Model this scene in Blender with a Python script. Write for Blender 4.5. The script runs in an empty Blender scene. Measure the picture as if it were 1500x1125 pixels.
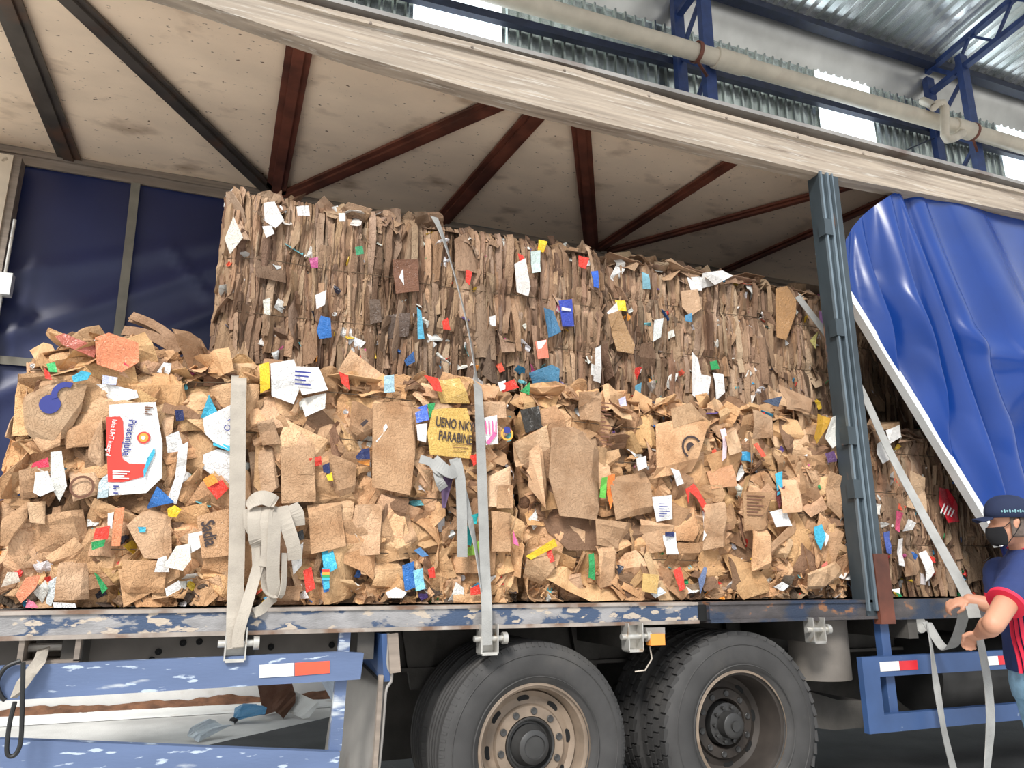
import bpy, bmesh, math, random
from mathutils import Vector, Matrix, noise
R_ = random.Random(7)
scene = bpy.context.scene
C = bpy.data.collections.new('loading_bay'); scene.collection.children.link(C)

# ------------------------------------------------------------------ camera, sky, sun, exposure
FPX = 1110.0; PITCH = math.radians(14.35); YAW = math.radians(21.4); CAM = Vector((0, -3.8, 1.4))
cam = bpy.data.cameras.new('camera'); cam.sensor_width = 36; cam.lens = 36 * FPX / 1500; cam.clip_end = 200
co = bpy.data.objects.new('camera', cam); scene.collection.objects.link(co); scene.camera = co
co.location = CAM; co.rotation_euler = (math.pi / 2 + PITCH, 0, -YAW)
fw = Vector((math.sin(YAW) * math.cos(PITCH), math.cos(YAW) * math.cos(PITCH), math.sin(PITCH)))
rt = Vector((math.cos(YAW), -math.sin(YAW), 0)); up = rt.cross(fw)
w = bpy.data.worlds.new('sky'); scene.world = w; w.use_nodes = True
nt = w.node_tree; nt.nodes.clear()
wo = nt.nodes.new('ShaderNodeOutputWorld'); bg = nt.nodes.new('ShaderNodeBackground')
tc = nt.nodes.new('ShaderNodeTexCoord'); sx = nt.nodes.new('ShaderNodeSeparateXYZ'); mr = nt.nodes.new('ShaderNodeValToRGB')
nt.links.new(tc.outputs['Generated'], sx.inputs[0]); nt.links.new(sx.outputs['Z'], mr.inputs[0])
mr.color_ramp.elements[0].position = 0.0; mr.color_ramp.elements[0].color = (.36, .36, .35, 1)
mr.color_ramp.elements[1].position = 0.5; mr.color_ramp.elements[1].color = (.86, .93, 1, 1)
e = mr.color_ramp.elements.new(0.06); e.color = (1, 1, 1, 1)
nt.links.new(mr.outputs[0], bg.inputs[0]); bg.inputs[1].default_value = 1.25
nt.links.new(bg.outputs[0], wo.inputs[0])
sun = bpy.data.lights.new('sun', 'SUN'); sun.energy = 3.3; sun.angle = math.radians(14); sun.color = (1, .97, .92)
so = bpy.data.objects.new('sun', sun); scene.collection.objects.link(so)
so.rotation_euler = Vector((-.62, -.80, .86)).to_track_quat('Z', 'Y').to_euler()
scene.view_settings.view_transform = 'Standard'; scene.view_settings.look = 'None'
scene.view_settings.gamma = 1; scene.view_settings.use_curve_mapping = False
scene.view_settings.exposure = 0.22

# ------------------------------------------------------------------ helpers
def P(x, y, Y):                       # point seen at a pixel, on the upright plane y = Y
    d = fw + rt * ((x - 750) / FPX) - up * ((y - 562.5) / FPX)
    return CAM + d * ((Y - CAM.y) / d.y)
def PX(x, y, X):
    d = fw + rt * ((x - 750) / FPX) - up * ((y - 562.5) / FPX)
    return CAM + d * ((X - CAM.x) / d.x)
def PZ(x, y, Z):
    d = fw + rt * ((x - 750) / FPX) - up * ((y - 562.5) / FPX)
    return CAM + d * ((Z - CAM.z) / d.z)
def V(*a): return Vector(a)

class MB:
    def __init__(s): s.v = []; s.f = []; s.c = []; s.m = []
    def add(s, vs, fs, col=None, mi=0):
        b = len(s.v); s.v += [Vector(p) for p in vs]; s.f += [tuple(b + i for i in f) for f in fs]
        s.m += [mi] * len(fs)
        s.c += [col or (1, 1, 1)] * len(vs)
    def box(s, a, b, col=None, mi=0):
        x0, y0, z0 = a; x1, y1, z1 = b
        vs = [(x, y, z) for x in (x0, x1) for y in (y0, y1) for z in (z0, z1)]
        s.add(vs, [(0, 1, 3, 2), (4, 6, 7, 5), (0, 4, 5, 1), (2, 3, 7, 6), (0, 2, 6, 4), (1, 5, 7, 3)], col, mi)
    def beam(s, p, q, a, b, upv=(0, 0, 1), col=None, mi=0):       # rectangular bar p to q, widths a (side) x b (up)
        p = Vector(p); q = Vector(q); d = (q - p).normalized(); u = Vector(upv)
        sd = d.cross(u)
        if sd.length < 1e-4: sd = d.cross(Vector((1, 0, 0)))
        sd.normalize(); u = sd.cross(d).normalized()
        vs = [o + sd * (i * a / 2) + u * (j * b / 2) for o in (p, q) for i in (-1, 1) for j in (-1, 1)]
        s.add(vs, [(0, 1, 3, 2), (4, 6, 7, 5), (0, 4, 5, 1), (2, 3, 7, 6), (0, 2, 6, 4), (1, 5, 7, 3)], col, mi)
    def tube(s, pts, r, n=10, col=None, mi=0, cap=True):
        pts = [Vector(p) for p in pts]; rs = r if isinstance(r, (list, tuple)) else [r] * len(pts)
        vs = []; prev = None
        for i, p in enumerate(pts):
            t = (pts[min(i + 1, len(pts) - 1)] - pts[max(i - 1, 0)]).normalized()
            if prev is None:
                a = t.cross(Vector((0, 0, 1)));
                if a.length < .1: a = t.cross(Vector((1, 0, 0)))
            else: a = prev - t * prev.dot(t)
            a.normalize(); prev = a; b = t.cross(a)
            for k in range(n):
                an = 2 * math.pi * k / n; vs.append(p + (a * math.cos(an) + b * math.sin(an)) * rs[i])
        fs = [(i * n + k, i * n + (k + 1) % n, (i + 1) * n + (k + 1) % n, (i + 1) * n + k) for i in range(len(pts) - 1) for k in range(n)]
        if cap: fs += [tuple(range(n)), tuple((len(pts) - 1) * n + k for k in range(n))]
        s.add(vs, fs, col, mi)
    def ribbon(s, pts, wd, width, th=.004, col=None, mi=0):     # strap: path, width direction(s), width
        pts = [Vector(p) for p in pts]; n = len(pts)
        wds = [Vector(q).normalized() for q in wd] if isinstance(wd, list) else [Vector(wd).normalized()] * n
        vs = []
        for i, p in enumerate(pts):
            t = (pts[min(i + 1, n - 1)] - pts[max(i - 1, 0)]).normalized()
            a = wds[i]; a = (a - t * a.dot(t)).normalized(); nn = t.cross(a)
            for (u, k) in ((-1, -1), (1, -1), (1, 1), (-1, 1)): vs.append(p + a * (u * width / 2) + nn * (k * th / 2))
        fs = [(i * 4 + k, i * 4 + (k + 1) % 4, (i + 1) * 4 + (k + 1) % 4, (i + 1) * 4 + k) for i in range(n - 1) for k in range(4)]
        fs += [(0, 1, 2, 3), tuple((n - 1) * 4 + k for k in range(4))]
        s.add(vs, fs, col, mi)
    def lathe(s, c, prof, n=48, axis='Y', col=None, mi=0, close=False):   # prof: (radius, offset along axis)
        c = Vector(c); vs = []
        for (r, o) in prof:
            for k in range(n):
                an = 2 * math.pi * k / n
                if axis == 'Y': vs.append(c + Vector((r * math.cos(an), o, r * math.sin(an))))
                elif axis == 'X': vs.append(c + Vector((o, r * math.cos(an), r * math.sin(an))))
                else: vs.append(c + Vector((r * math.cos(an), r * math.sin(an), o)))
        m = len(prof)
        rng = range(m) if close else range(m - 1)
        fs = [(i * n + k, i * n + (k + 1) % n, ((i + 1) % m) * n + (k + 1) % n, ((i + 1) % m) * n + k) for i in rng for k in range(n)]
        s.add(vs, fs, col, mi)
    def prism(s, poly, ex, col=None, mi=0):                    # polygon (3d points) extruded by vector ex
        poly = [Vector(p) for p in poly]; n = len(poly); ex = Vector(ex)
        s.add(poly + [p + ex for p in poly], [tuple(range(n)), tuple(n + i for i in range(n))[::-1]] + [(i, (i + 1) % n, n + (i + 1) % n, n + i) for i in range(n)], col, mi)
    def grid(s, fn, nu, nv, th=0, col=None, mi=0):
        vs = [Vector(fn(i / nu, j / nv)) for j in range(nv + 1) for i in range(nu + 1)]
        W = nu + 1
        fs = [(j * W + i, j * W + i + 1, (j + 1) * W + i + 1, (j + 1) * W + i) for j in range(nv) for i in range(nu)]
        s.add(vs, fs, col, mi)
    def build(s, name, mat, parent=None, smooth=False, tint=False):
        org = wloc(parent) if parent else Vector((0, 0, 0))
        if parent is None and s.v:
            lo = Vector([min(p[i] for p in s.v) for i in range(3)]); hi = Vector([max(p[i] for p in s.v) for i in range(3)])
            org = Vector(((lo.x + hi.x) / 2, (lo.y + hi.y) / 2, lo.z))
        me = bpy.data.meshes.new(name); me.from_pydata([tuple(p - org) for p in s.v], [], s.f)
        for m in (mat if isinstance(mat, list) else [mat]): me.materials.append(m)
        if any(s.m): me.polygons.foreach_set('material_index', s.m)
        if tint:
            at = me.color_attributes.new('tint', 'FLOAT_COLOR', 'POINT')
            at.data.foreach_set('color', [x for c in s.c for x in (c[0], c[1], c[2], 1)])
        if smooth:
            me.polygons.foreach_set('use_smooth', [True] * len(me.polygons))
        me.update()
        bm = bmesh.new(); bm.from_mesh(me); bmesh.ops.recalc_face_normals(bm, faces=bm.faces) if not tint else None
        if smooth:
            for e_ in bm.edges:
                if len(e_.link_faces) == 2 and e_.calc_face_angle(0) > math.radians(38): e_.smooth = False
        bm.to_mesh(me); bm.free()
        o = bpy.data.objects.new(name, me); C.objects.link(o)
        if parent is None: o.location = org
        else: o.parent = parent
        return o
def wloc(o):
    v = Vector(o.location)
    while o.parent: o = o.parent; v += Vector(o.location)
    return v
def tag(o, label=None, cat=None, group=None, kind=None):
    if label: o['label'] = label
    if cat: o['category'] = cat
    if group: o['group'] = group
    if kind: o['kind'] = kind
    return o
def thing(name, loc, label, cat, group=None):
    o = bpy.data.objects.new(name, None); o.empty_display_size = .2; C.objects.link(o); o.location = loc
    return tag(o, label, cat, group)
def copy_tree(o, parent=None, off=None):
    c = o.copy(); C.objects.link(c); c.parent = parent
    if off is not None: c.location = Vector(o.location) + Vector(off)
    for ch in list(o.children): copy_tree(ch, c)
    return c

# ------------------------------------------------------------------ materials
def mat(name, col, rough=.7, metal=0, var=.15, vscale=6, bump=0, bscale=60, spec=.5, col2=None, c2pos=(.5, .6), c2scale=4, stretch=None, coat=0, c3=None, c3pos=(.6, .66), c3scale=14):
    m = bpy.data.materials.new(name); m.use_nodes = True; n = m.node_tree; b = n.nodes['Principled BSDF']
    b.inputs['Roughness'].default_value = rough; b.inputs['Metallic'].default_value = metal
    b.inputs['Specular IOR Level'].default_value = spec
    if coat: b.inputs['Coat Weight'].default_value = coat; b.inputs['Coat Roughness'].default_value = .12
    tc = n.nodes.new('ShaderNodeTexCoord'); mp = n.nodes.new('ShaderNodeMapping')
    n.links.new(tc.outputs['Object'], mp.inputs[0])
    if stretch: mp.inputs['Scale'].default_value = stretch
    def nz(sc, det=6):
        t = n.nodes.new('ShaderNodeTexNoise'); t.inputs['Scale'].default_value = sc; t.inputs['Detail'].default_value = det
        n.links.new(mp.outputs[0], t.inputs['Vector']); return t.outputs[0]
    r = n.nodes.new('ShaderNodeValToRGB'); n.links.new(nz(vscale), r.inputs[0])
    a = [max(0, x * (1 - var)) for x in col]; c = [min(1, x * (1 + var)) for x in col]
    r.color_ramp.elements[0].position = .3; r.color_ramp.elements[0].color = (*a, 1)
    r.color_ramp.elements[1].position = .7; r.color_ramp.elements[1].color = (*c, 1)
    out = r.outputs[0]
    for (cc, cp, cs) in ((col2, c2pos, c2scale), (c3, c3pos, c3scale)):
        if cc:
            r2 = n.nodes.new('ShaderNodeValToRGB'); n.links.new(nz(cs, 9), r2.inputs[0])
            r2.color_ramp.elements[0].position = cp[0]; r2.color_ramp.elements[0].color = (0, 0, 0, 1)
            r2.color_ramp.elements[1].position = cp[1]; r2.color_ramp.elements[1].color = (1, 1, 1, 1)
            mx = n.nodes.new('ShaderNodeMix'); mx.data_type = 'RGBA'
            n.links.new(r2.outputs[0], mx.inputs[0]); n.links.new(out, mx.inputs[6]); mx.inputs[7].default_value = (*cc, 1); out = mx.outputs[2]
    n.links.new(out, b.inputs['Base Color'])
    if bump:
        bp = n.nodes.new('ShaderNodeBump'); bp.inputs['Strength'].default_value = bump; bp.inputs['Distance'].default_value = .01
        n.links.new(nz(bscale), bp.inputs['Height']); n.links.new(bp.outputs[0], b.inputs['Normal'])
    return m
def scrapmat(name, rough, dirt, spec=.3, zs=1.0):
    m = bpy.data.materials.new(name); m.use_nodes = True; n = m.node_tree; b = n.nodes['Principled BSDF']
    b.inputs['Roughness'].default_value = rough; b.inputs['Specular IOR Level'].default_value = spec
    at = n.nodes.new('ShaderNodeAttribute'); at.attribute_name = 'tint'
    tc = n.nodes.new('ShaderNodeTexCoord'); mp = n.nodes.new('ShaderNodeMapping'); mp.inputs['Scale'].default_value = (1, 1, zs)
    n.links.new(tc.outputs['Object'], mp.inputs[0])
    t = n.nodes.new('ShaderNodeTexNoise'); t.inputs['Scale'].default_value = 7; t.inputs['Detail'].default_value = 8
    n.links.new(mp.outputs[0], t.inputs['Vector'])
    r = n.nodes.new('ShaderNodeValToRGB'); n.links.new(t.outputs[0], r.inputs[0])
    r.color_ramp.elements[0].position = .32; r.color_ramp.elements[0].color = (*dirt, 1)
    r.color_ramp.elements[1].position = .56; r.color_ramp.elements[1].color = (1, 1, 1, 1)
    mx = n.nodes.new('ShaderNodeMix'); mx.data_type = 'RGBA'; mx.blend_type = 'MULTIPLY'; mx.inputs[0].default_value = 1
    n.links.new(at.outputs['Color'], mx.inputs[6]); n.links.new(r.outputs[0], mx.inputs[7])
    n.links.new(mx.outputs[2], b.inputs['Base Color'])
    t2 = n.nodes.new('ShaderNodeTexNoise'); t2.inputs['Scale'].default_value = 45; t2.inputs['Detail'].default_value = 4
    n.links.new(mp.outputs[0], t2.inputs['Vector'])
    bp = n.nodes.new('ShaderNodeBump'); bp.inputs['Strength'].default_value = .5; bp.inputs['Distance'].default_value = .012
    n.links.new(t2.outputs[0], bp.inputs['Height'])
    vo = n.nodes.new('ShaderNodeTexVoronoi'); vo.feature = 'DISTANCE_TO_EDGE'; vo.inputs['Scale'].default_value = 17
    t3 = n.nodes.new('ShaderNodeTexNoise'); t3.inputs['Scale'].default_value = 9
    ad = n.nodes.new('ShaderNodeVectorMath'); ad.operation = 'ADD'
    n.links.new(mp.outputs[0], t3.inputs['Vector']); n.links.new(mp.outputs[0], ad.inputs[0]); n.links.new(t3.outputs['Color'], ad.inputs[1]); n.links.new(ad.outputs[0], vo.inputs['Vector'])
    cr = n.nodes.new('ShaderNodeMapRange'); cr.inputs[1].default_value = 0; cr.inputs[2].default_value = .10
    n.links.new(vo.outputs['Distance'], cr.inputs[0])
    bp2 = n.nodes.new('ShaderNodeBump'); bp2.inputs['Strength'].default_value = .55; bp2.inputs['Distance'].default_value = .006
    n.links.new(cr.outputs[0], bp2.inputs['Height']); n.links.new(bp.outputs[0], bp2.inputs['Normal']); n.links.new(bp2.outputs[0], b.inputs['Normal'])
    return m
M = {}
M['kraft'] = scrapmat('cardboard', .8, (.74, .67, .60))
M['kraft_old'] = scrapmat('weathered cardboard', .85, (.52, .45, .40), zs=.35)
M['film'] = scrapmat('plastic film', .35, (.9, .88, .86), .5)
M['concrete'] = mat('concrete', (.42, .43, .43), .8, var=.25, vscale=1.2, bump=.3, col2=(.22, .22, .22), c2pos=(.52, .7), c2scale=.8)
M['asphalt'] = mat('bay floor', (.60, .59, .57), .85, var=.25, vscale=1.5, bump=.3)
M['floor_shade'] = mat('painted floor shade', (.045, .046, .048), .85, var=.35, vscale=2, bump=.3)
M['plaster'] = mat('whitewashed masonry', (.74, .74, .72), .9, var=.1, vscale=3, bump=.3, col2=(.5, .47, .42), c2pos=(.58, .75), c2scale=3)
M['dirt'] = mat('dirt', (.16, .075, .04), .95, var=.4, vscale=9, bump=.5)
M['galv'] = mat('galvanised sheet', (.66, .72, .68), .24, metal=.88, var=.4, vscale=5, bump=.7, bscale=11, stretch=(1, 1, .25))
M['galv_roof'] = mat('galvanised roof sheet', (.86, .92, .90), .26, metal=.8, var=.3, vscale=2.5, bump=.2, bscale=8, stretch=(1, .3, 1))
M['flash'] = mat('flashing', (.60, .59, .56), .35, metal=.75, var=.15, vscale=1.5, stretch=(1, 1, 1))
M['bluesteel'] = mat('blue steel paint', (.022, .045, .15), .45, var=.25, spec=.5)
M['darkgirt'] = mat('dark navy paint', (.012, .018, .045), .5, var=.3)
M['pvc'] = mat('pvc pipe', (.56, .49, .39), .4, var=.12, vscale=3, col2=(.5, .42, .33), c2pos=(.55, .8), c2scale=5)
M['beam'] = mat('weathered rail paint', (.37, .305, .24), .75, var=.25, vscale=3.5, bump=.2, bscale=8, stretch=(.45, 6, 11), col2=(.22, .17, .13), c2pos=(.54, .72), c2scale=3, c3=(.52, .47, .41), c3pos=(.58, .70), c3scale=8)
M['roofply'] = mat('stained roof skin', (.90, .71, .53), .75, var=.08, vscale=2.2, bump=.15, bscale=20, stretch=(1.0, 1.6, 1), col2=(.37, .24, .15), c2pos=(.58, .82), c2scale=2.6, c3=(.16, .09, .05), c3pos=(.66, .72), c3scale=22)
M['rust'] = mat('rusty steel bow', (.15, .045, .025), .6, var=.35, vscale=5, stretch=(1, 1, 1), col2=(.06, .02, .012), c2pos=(.5, .7), c2scale=3)
M['darkbow'] = mat('dark steel bow', (.055, .045, .038), .5, var=.35, vscale=5, col2=(.10, .05, .03), c2pos=(.55, .7), c2scale=3)
M['farrail'] = mat('grimy rail', (.27, .22, .18), .6, metal=.2, var=.3, vscale=4, stretch=(.5, 4, 6))
M['deckedge'] = mat('chipped deck rail', (.30, .29, .29), .55, metal=.25, var=.25, vscale=6, bump=.3, stretch=(1.2, 1, 2.6), col2=(.055, .085, .15), c2pos=(.48, .51), c2scale=4.5, c3=(.50, .42, .34), c3pos=(.57, .60), c3scale=9)
M['decklip'] = mat('worn deck lip', (.36, .31, .27), .5, metal=.3, var=.35, vscale=8, stretch=(1, 1, 1), col2=(.20, .12, .08), c2pos=(.5, .62), c2scale=5)
M['deckrust'] = mat('rusty deck rail', (.085, .075, .075), .55, metal=.3, var=.3, vscale=6, bump=.3, stretch=(1.4, 1, 2.4), col2=(.035, .05, .085), c2pos=(.5, .58), c2scale=2.5, c3=(.30, .14, .07), c3pos=(.60, .66), c3scale=6)
M['deckwood'] = mat('dark deck boards', (.07, .06, .055), .85, var=.4, vscale=8)
M['chassis'] = mat('grimy chassis', (.075, .068, .06), .75, var=.35, vscale=5, bump=.2)
M['chassisl'] = mat('dusty chassis panel', (.17, .15, .13), .7, var=.25, vscale=4, bump=.15)
M['guard'] = mat('scratched blue guard paint', (.105, .15, .27), .5, var=.12, vscale=4, stretch=(.5, 1, 2), col2=(.55, .58, .60), c2pos=(.60, .64), c2scale=3.2, c3=(.45, .52, .62), c3pos=(.62, .66), c3scale=18, bump=.1)
M['guard2'] = mat('blue guard paint', (.04, .085, .21), .45, var=.15, vscale=4, c3=(.2, .25, .33), c3pos=(.68, .72), c3scale=14)
M['white_tape'] = mat('white reflective tape', (.82, .80, .76), .4, var=.05)
M['red_tape'] = mat('red reflective tape', (.80, .10, .05), .4, var=.1)
M['redtape2'] = mat('deep red reflective tape', (.62, .02, .03), .35, var=.1)
M['flap'] = mat('grey mudguard sheet', (.30, .28, .26), .45, metal=.3, var=.25, vscale=2.5, col2=(.16, .12, .10), c2pos=(.58, .75), c2scale=3)
M['tyre'] = mat('tyre rubber', (.045, .043, .042), .75, var=.2, vscale=7, bump=.12, bscale=30, col2=(.085, .078, .07), c2pos=(.55, .8), c2scale=3)
M['rim'] = mat('dusty rim', (.25, .19, .14), .6, metal=.15, var=.25, vscale=7, bump=.1, col2=(.18, .12, .08), c2pos=(.55, .75), c2scale=8)
M['rimd'] = mat('dark rim', (.045, .036, .03), .65, metal=.2, var=.3, vscale=7)
M['hub'] = mat('greasy hub', (.035, .034, .033), .42, var=.3)
M['hole'] = mat('dark opening', (.006, .006, .006), .9, var=.1)
M['post'] = mat('grey steel pillar', (.048, .064, .075), .45, metal=.3, var=.25, vscale=6, stretch=(1, 1, .3), c3=(.22, .12, .08), c3pos=(.66, .72), c3scale=8)
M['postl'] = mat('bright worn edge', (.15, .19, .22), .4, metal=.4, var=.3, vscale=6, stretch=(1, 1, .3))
M['strap'] = mat('dusty webbing', (.42, .37, .31), .85, var=.14, vscale=9, bump=.3, bscale=160, col2=(.33, .29, .25), c2pos=(.55, .75), c2scale=6)
M['strapg'] = mat('grey webbing', (.33, .325, .31), .85, var=.14, vscale=9, bump=.3, bscale=160)
M['zinc'] = mat('zinc plated steel', (.55, .53, .49), .4, metal=.6, var=.25, vscale=12, col2=(.33, .22, .13), c2pos=(.6, .7), c2scale=14)
M['alu'] = mat('white aluminium profile', (.74, .75, .74), .35, metal=.2, var=.06)
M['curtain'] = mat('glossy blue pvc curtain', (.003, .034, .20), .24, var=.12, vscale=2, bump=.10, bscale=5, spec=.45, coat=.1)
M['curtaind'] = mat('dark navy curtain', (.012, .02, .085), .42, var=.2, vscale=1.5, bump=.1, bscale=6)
M['tape'] = mat('olive curtain webbing', (.20, .185, .15), .8, var=.2)
M['amber'] = mat('amber lens', (.85, .32, .06), .25, var=.1)
M['cream'] = mat('cream door skin', (.62, .52, .40), .7, var=.1, col2=(.2, .15, .1), c2pos=(.66, .72), c2scale=9)
M['black'] = mat('black rubber cord', (.012, .012, .012), .5, var=.2)
M['wire'] = mat('baling wire', (.14, .095, .06), .55, metal=.5, var=.3)
M['ink'] = mat('dark print', (.045, .03, .03), .8, var=.1)
M['inkblue'] = mat('navy print', (.03, .04, .22), .7, var=.1)
M['inkred'] = mat('red print', (.74, .045, .03), .6, var=.08)
M['inkwhite'] = mat('white print', (.85, .82, .8), .7, var=.04)
M['inkbrown'] = mat('brown print', (.16, .07, .04), .8, var=.1)
M['inkorange'] = mat('orange print', (.9, .35, .05), .7, var=.1)
M['inkpink'] = mat('pink print', (.75, .12, .3), .7, var=.1)
M['inkcyan'] = mat('cyan print', (.05, .42, .60), .7, var=.1)
M['inkgreen'] = mat('green print', (.03, .30, .10), .7, var=.1)
M['skin'] = mat('skin', (.55, .27, .17), .55, var=.08, vscale=10, bump=.05)
M['navy'] = mat('navy jersey', (.018, .035, .13), .8, var=.12, bump=.1, bscale=80)
M['redtrim'] = mat('red trim', (.72, .02, .06), .7, var=.08)
M['denim'] = mat('light blue denim', (.23, .40, .55), .85, var=.2, vscale=20, bump=.2, bscale=150)
M['cap'] = mat('navy cap cloth', (.010, .018, .055), .85, var=.15)
M['mask'] = mat('black mask cloth', (.006, .006, .008), .9, var=.1)
M['shoe'] = mat('brown leather', (.07, .045, .03), .6, var=.2)
M['hair'] = mat('short grey brown hair', (.12, .09, .075), .9, var=.3, vscale=60)
def emis(name, col, s):
    m = bpy.data.materials.new(name); m.use_nodes = True; n = m.node_tree; b = n.nodes['Principled BSDF']
    b.inputs['Base Color'].default_value = (*col, 1); b.inputs['Emission Color'].default_value = (*col, 1); b.inputs['Emission Strength'].default_value = s
    return m
M['daylight'] = emis('translucent daylight sheet', (.86, .95, 1), 1.5)

# ------------------------------------------------------------------ hall (setting)
WY = 6.0
m = MB(); m.grid(lambda u, v: (-14 + 44 * u, -16 + 30 * v, 0), 4, 4); tag(m.build('floor', M['asphalt']), kind='structure')
m = MB(); m.prism([(.9, -.35, .004), (26, -.35, .004), (26, 5.3, .004), (2.0, 5.3, .004), (-.5, 3.2, .004)], (0, 0, .004)); tag(m.build('floor', M['floor_shade']), kind='structure')  # shade under and behind the truck painted into the floor as a dark patch
m = MB(); m.box((-8, WY, 0), (26, WY + .2, 3.0)); tag(m.build('wall_base', M['plaster']), kind='structure')
def curb(u, v):
    x = -8 + 34 * u; prof = [(WY - .62, .005), (WY - .58, .02), (WY - .05, .03), (WY + .02, .03)]
    y, z = prof[min(3, int(round(v * 3)))]
    return (x, y + .02 * noise.noise((x * .8, 0, 3)), z)
m = MB(); m.grid(curb, 90, 3); tag(m.build('trim_1', M['plaster']), kind='structure')
def dirtline(u, v):
    x = -3 + 7 * u; wv = (.05 + .06 * max(0, noise.noise((x * 1.7, 1, 0)) + .35)) * min(1, u * 6, (1 - u) * 6)
    return (x, WY - .02 - .16 * v, .02 + wv * (1 - v) * .9 + .02 * noise.noise((x * 9, v * 3, 0)))
m = MB(); m.grid(dirtline, 140, 4)
tag(m.build('dirt_ridge', M['dirt']), 'brown ridge of dirt swept along the foot of the white wall', 'dirt', kind='stuff')
def corr(x0, x1, pitch, depth, place, nv=1):
    prof = [(0, 0), (.3, 0), (.42, 1), (.6, 1), (.72, 0)]
    xs = []; k = x0
    while k < x1:
        for a, b in prof:
            if k + a * pitch <= x1: xs.append((k + a * pitch, b * depth))
        k += pitch
    xs.append((x1, 0)); m = MB(); vs = []
    for j in range(nv + 1): vs += [place(x, d, j / nv) for x, d in xs]
    W = len(xs); m.add(vs, [(j * W + i, j * W + i + 1, (j + 1) * W + i + 1, (j + 1) * W + i) for j in range(nv) for i in range(W - 1)])
    return m
pan = [(2.2, 3.66), (10.15, 11.6), (15.25, 16.8)]
edges = [-8] + [q for p in pan for q in p] + [26]
k = 0
for i in range(0, len(edges) - 1):
    x0, x1 = edges[i], edges[i + 1]
    m = corr(x0, x1, .2, .045, lambda x, d, t: (x, WY - d + .012 * noise.noise((x * 3, t * 5, 0)), 3.0 + t * 8.2), nv=14)
    if i % 2 == 0: tag(m.build('wall_back', M['galv']), kind='structure')
    else:
        k += 1; tag(m.build('window_%d' % k, M['daylight']), kind='structure')
# flashing between wall top and eave beam
m = MB(); m.grid(lambda u, v: (-8 + 34 * u, WY - .02 - .30 * v - .08 * math.sin(v * math.pi), 11.0 + .62 * v), 40, 6)
tag(m.build('trim_2', M['flash'], smooth=True), kind='structure')
RS = .13
zroof = lambda y: 11.72 + (5.6 - y) * RS
m = corr(-8, 26, .25, -.07, lambda x, d, t: (x, 5.75 - 10.5 * t, zroof(5.75 - 10.5 * t) - d + .006 * noise.noise((x * 2, t * 6, 1))), nv=12)
tag(m.build('ceiling', M['galv_roof']), kind='structure')
# eave beam, girts
m = MB(); m.box((-8, 5.5, 11.56), (26, 5.62, 11.72)); m.box((-8, 5.42, 11.50), (26, 5.62, 11.56)); m.build('eave_beam', M['darkgirt'])
tag(bpy.data.objects['eave_beam'], 'dark steel eave beam along the foot of the corrugated roof', 'beam')
m = MB(); m.beam((-4, 5.84, 9.85), (7.4, 5.84, 10.14), .12, .14); m.beam((7.4, 5.84, 10.14), (26, 5.84, 10.42), .12, .14)
tag(m.build('wall_girt', M['darkgirt']), 'dark blue horizontal wall girt crossing the corrugated cladding', 'beam')
def column(x, lab):
    t = thing('lattice_column', (x, 5.3, 0), lab, 'column', 'blue lattice columns along the hall wall')
    for yy in (4.95, 5.7):
        m = MB(); m.box((x - .10, yy - .06, 0), (x + .10, yy + .06, 11.35)); m.build('chord', M['bluesteel'], t)
    m = MB(); z = .4; s = 1
    while z < 11.2:
        m.beam((x, 4.95 if s > 0 else 5.7, z), (x, 5.7 if s > 0 else 4.95, z + .75), .06, .06, (1, 0, 0)); z += .75; s = -s
    m.build('lacing', M['bluesteel'], t)
colx = [P(1040, 130, 4.95).x, P(1432, 230, 4.95).x]
column(colx[0], 'blue lattice column left of the middle daylight panel, carrying the pipe coupling')
column(colx[1], 'blue lattice column behind the bent drain pipe near the right edge')
def truss(x, lab):
    t = thing('roof_truss', (x, 5, 11), lab, 'truss', 'blue roof trusses under the corrugated roof')
    for dz in (-.12, -.62):
        m = MB(); m.beam((x, 5.75, zroof(5.75) + dz - .08), (x, -4.5, zroof(-4.5) + dz - .08 - (.25 if dz < -.3 else 0)), .13, .10); m.build('chord', M['bluesteel'], t)
    m = MB(); y = 5.6; s = 0
    while y > -4.3:
        a = zroof(y) - .2; b = zroof(y - .45) - .72
        m.beam((x, y, a), (x, y - .45, b), .05, .05, (1, 0, 0)); m.beam((x, y - .45, b), (x, y - .9, zroof(y - .9) - .2), .05, .05, (1, 0, 0)); y -= .9
    m.build('web', M['bluesteel'], t)
truss(colx[0], 'blue roof truss above the left lattice column')
truss(colx[1], 'blue roof truss above the right lattice column')
# drain pipe
pp = lambda x: 9.98 + .0 * x
PY = 4.72
pa = P(1050, 85, PY); pb = P(1420, 192, PY)
sl = (pb.z - pa.z) / (pb.x - pa.x)
pl = lambda x: V(x, PY, pa.z + sl * (x - pa.x))
t = thing('drain_pipe', pl(colx[0]), 'long beige plastic drain pipe running along the hall wall above the truck', 'pipe')
m = MB(); m.tube([pl(0), pl(26)], .138, 20); m.build('pipe_run', M['pvc'], t, True)
for x in (P(1068, 88, PY).x, P(1412, 190, PY).x):
    m = MB(); m.tube([pl(x - .28), pl(x - .27), pl(x + .27), pl(x + .28)], [.145, .165, .165, .145], 20); m.build('coupling', M['pvc'], t, True)
for x in colx:
    m = MB(); m.lathe(pl(x - .38), [(.172, -.03), (.172, .03), (.152, .03), (.152, -.03)], 24, 'X', close=True)
    m.beam(pl(x - .38) + V(0, 0, -.16), pl(x - .1) + V(0, .15, -.26), .04, .03); m.build('clamp', M['rust'], t)
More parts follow.
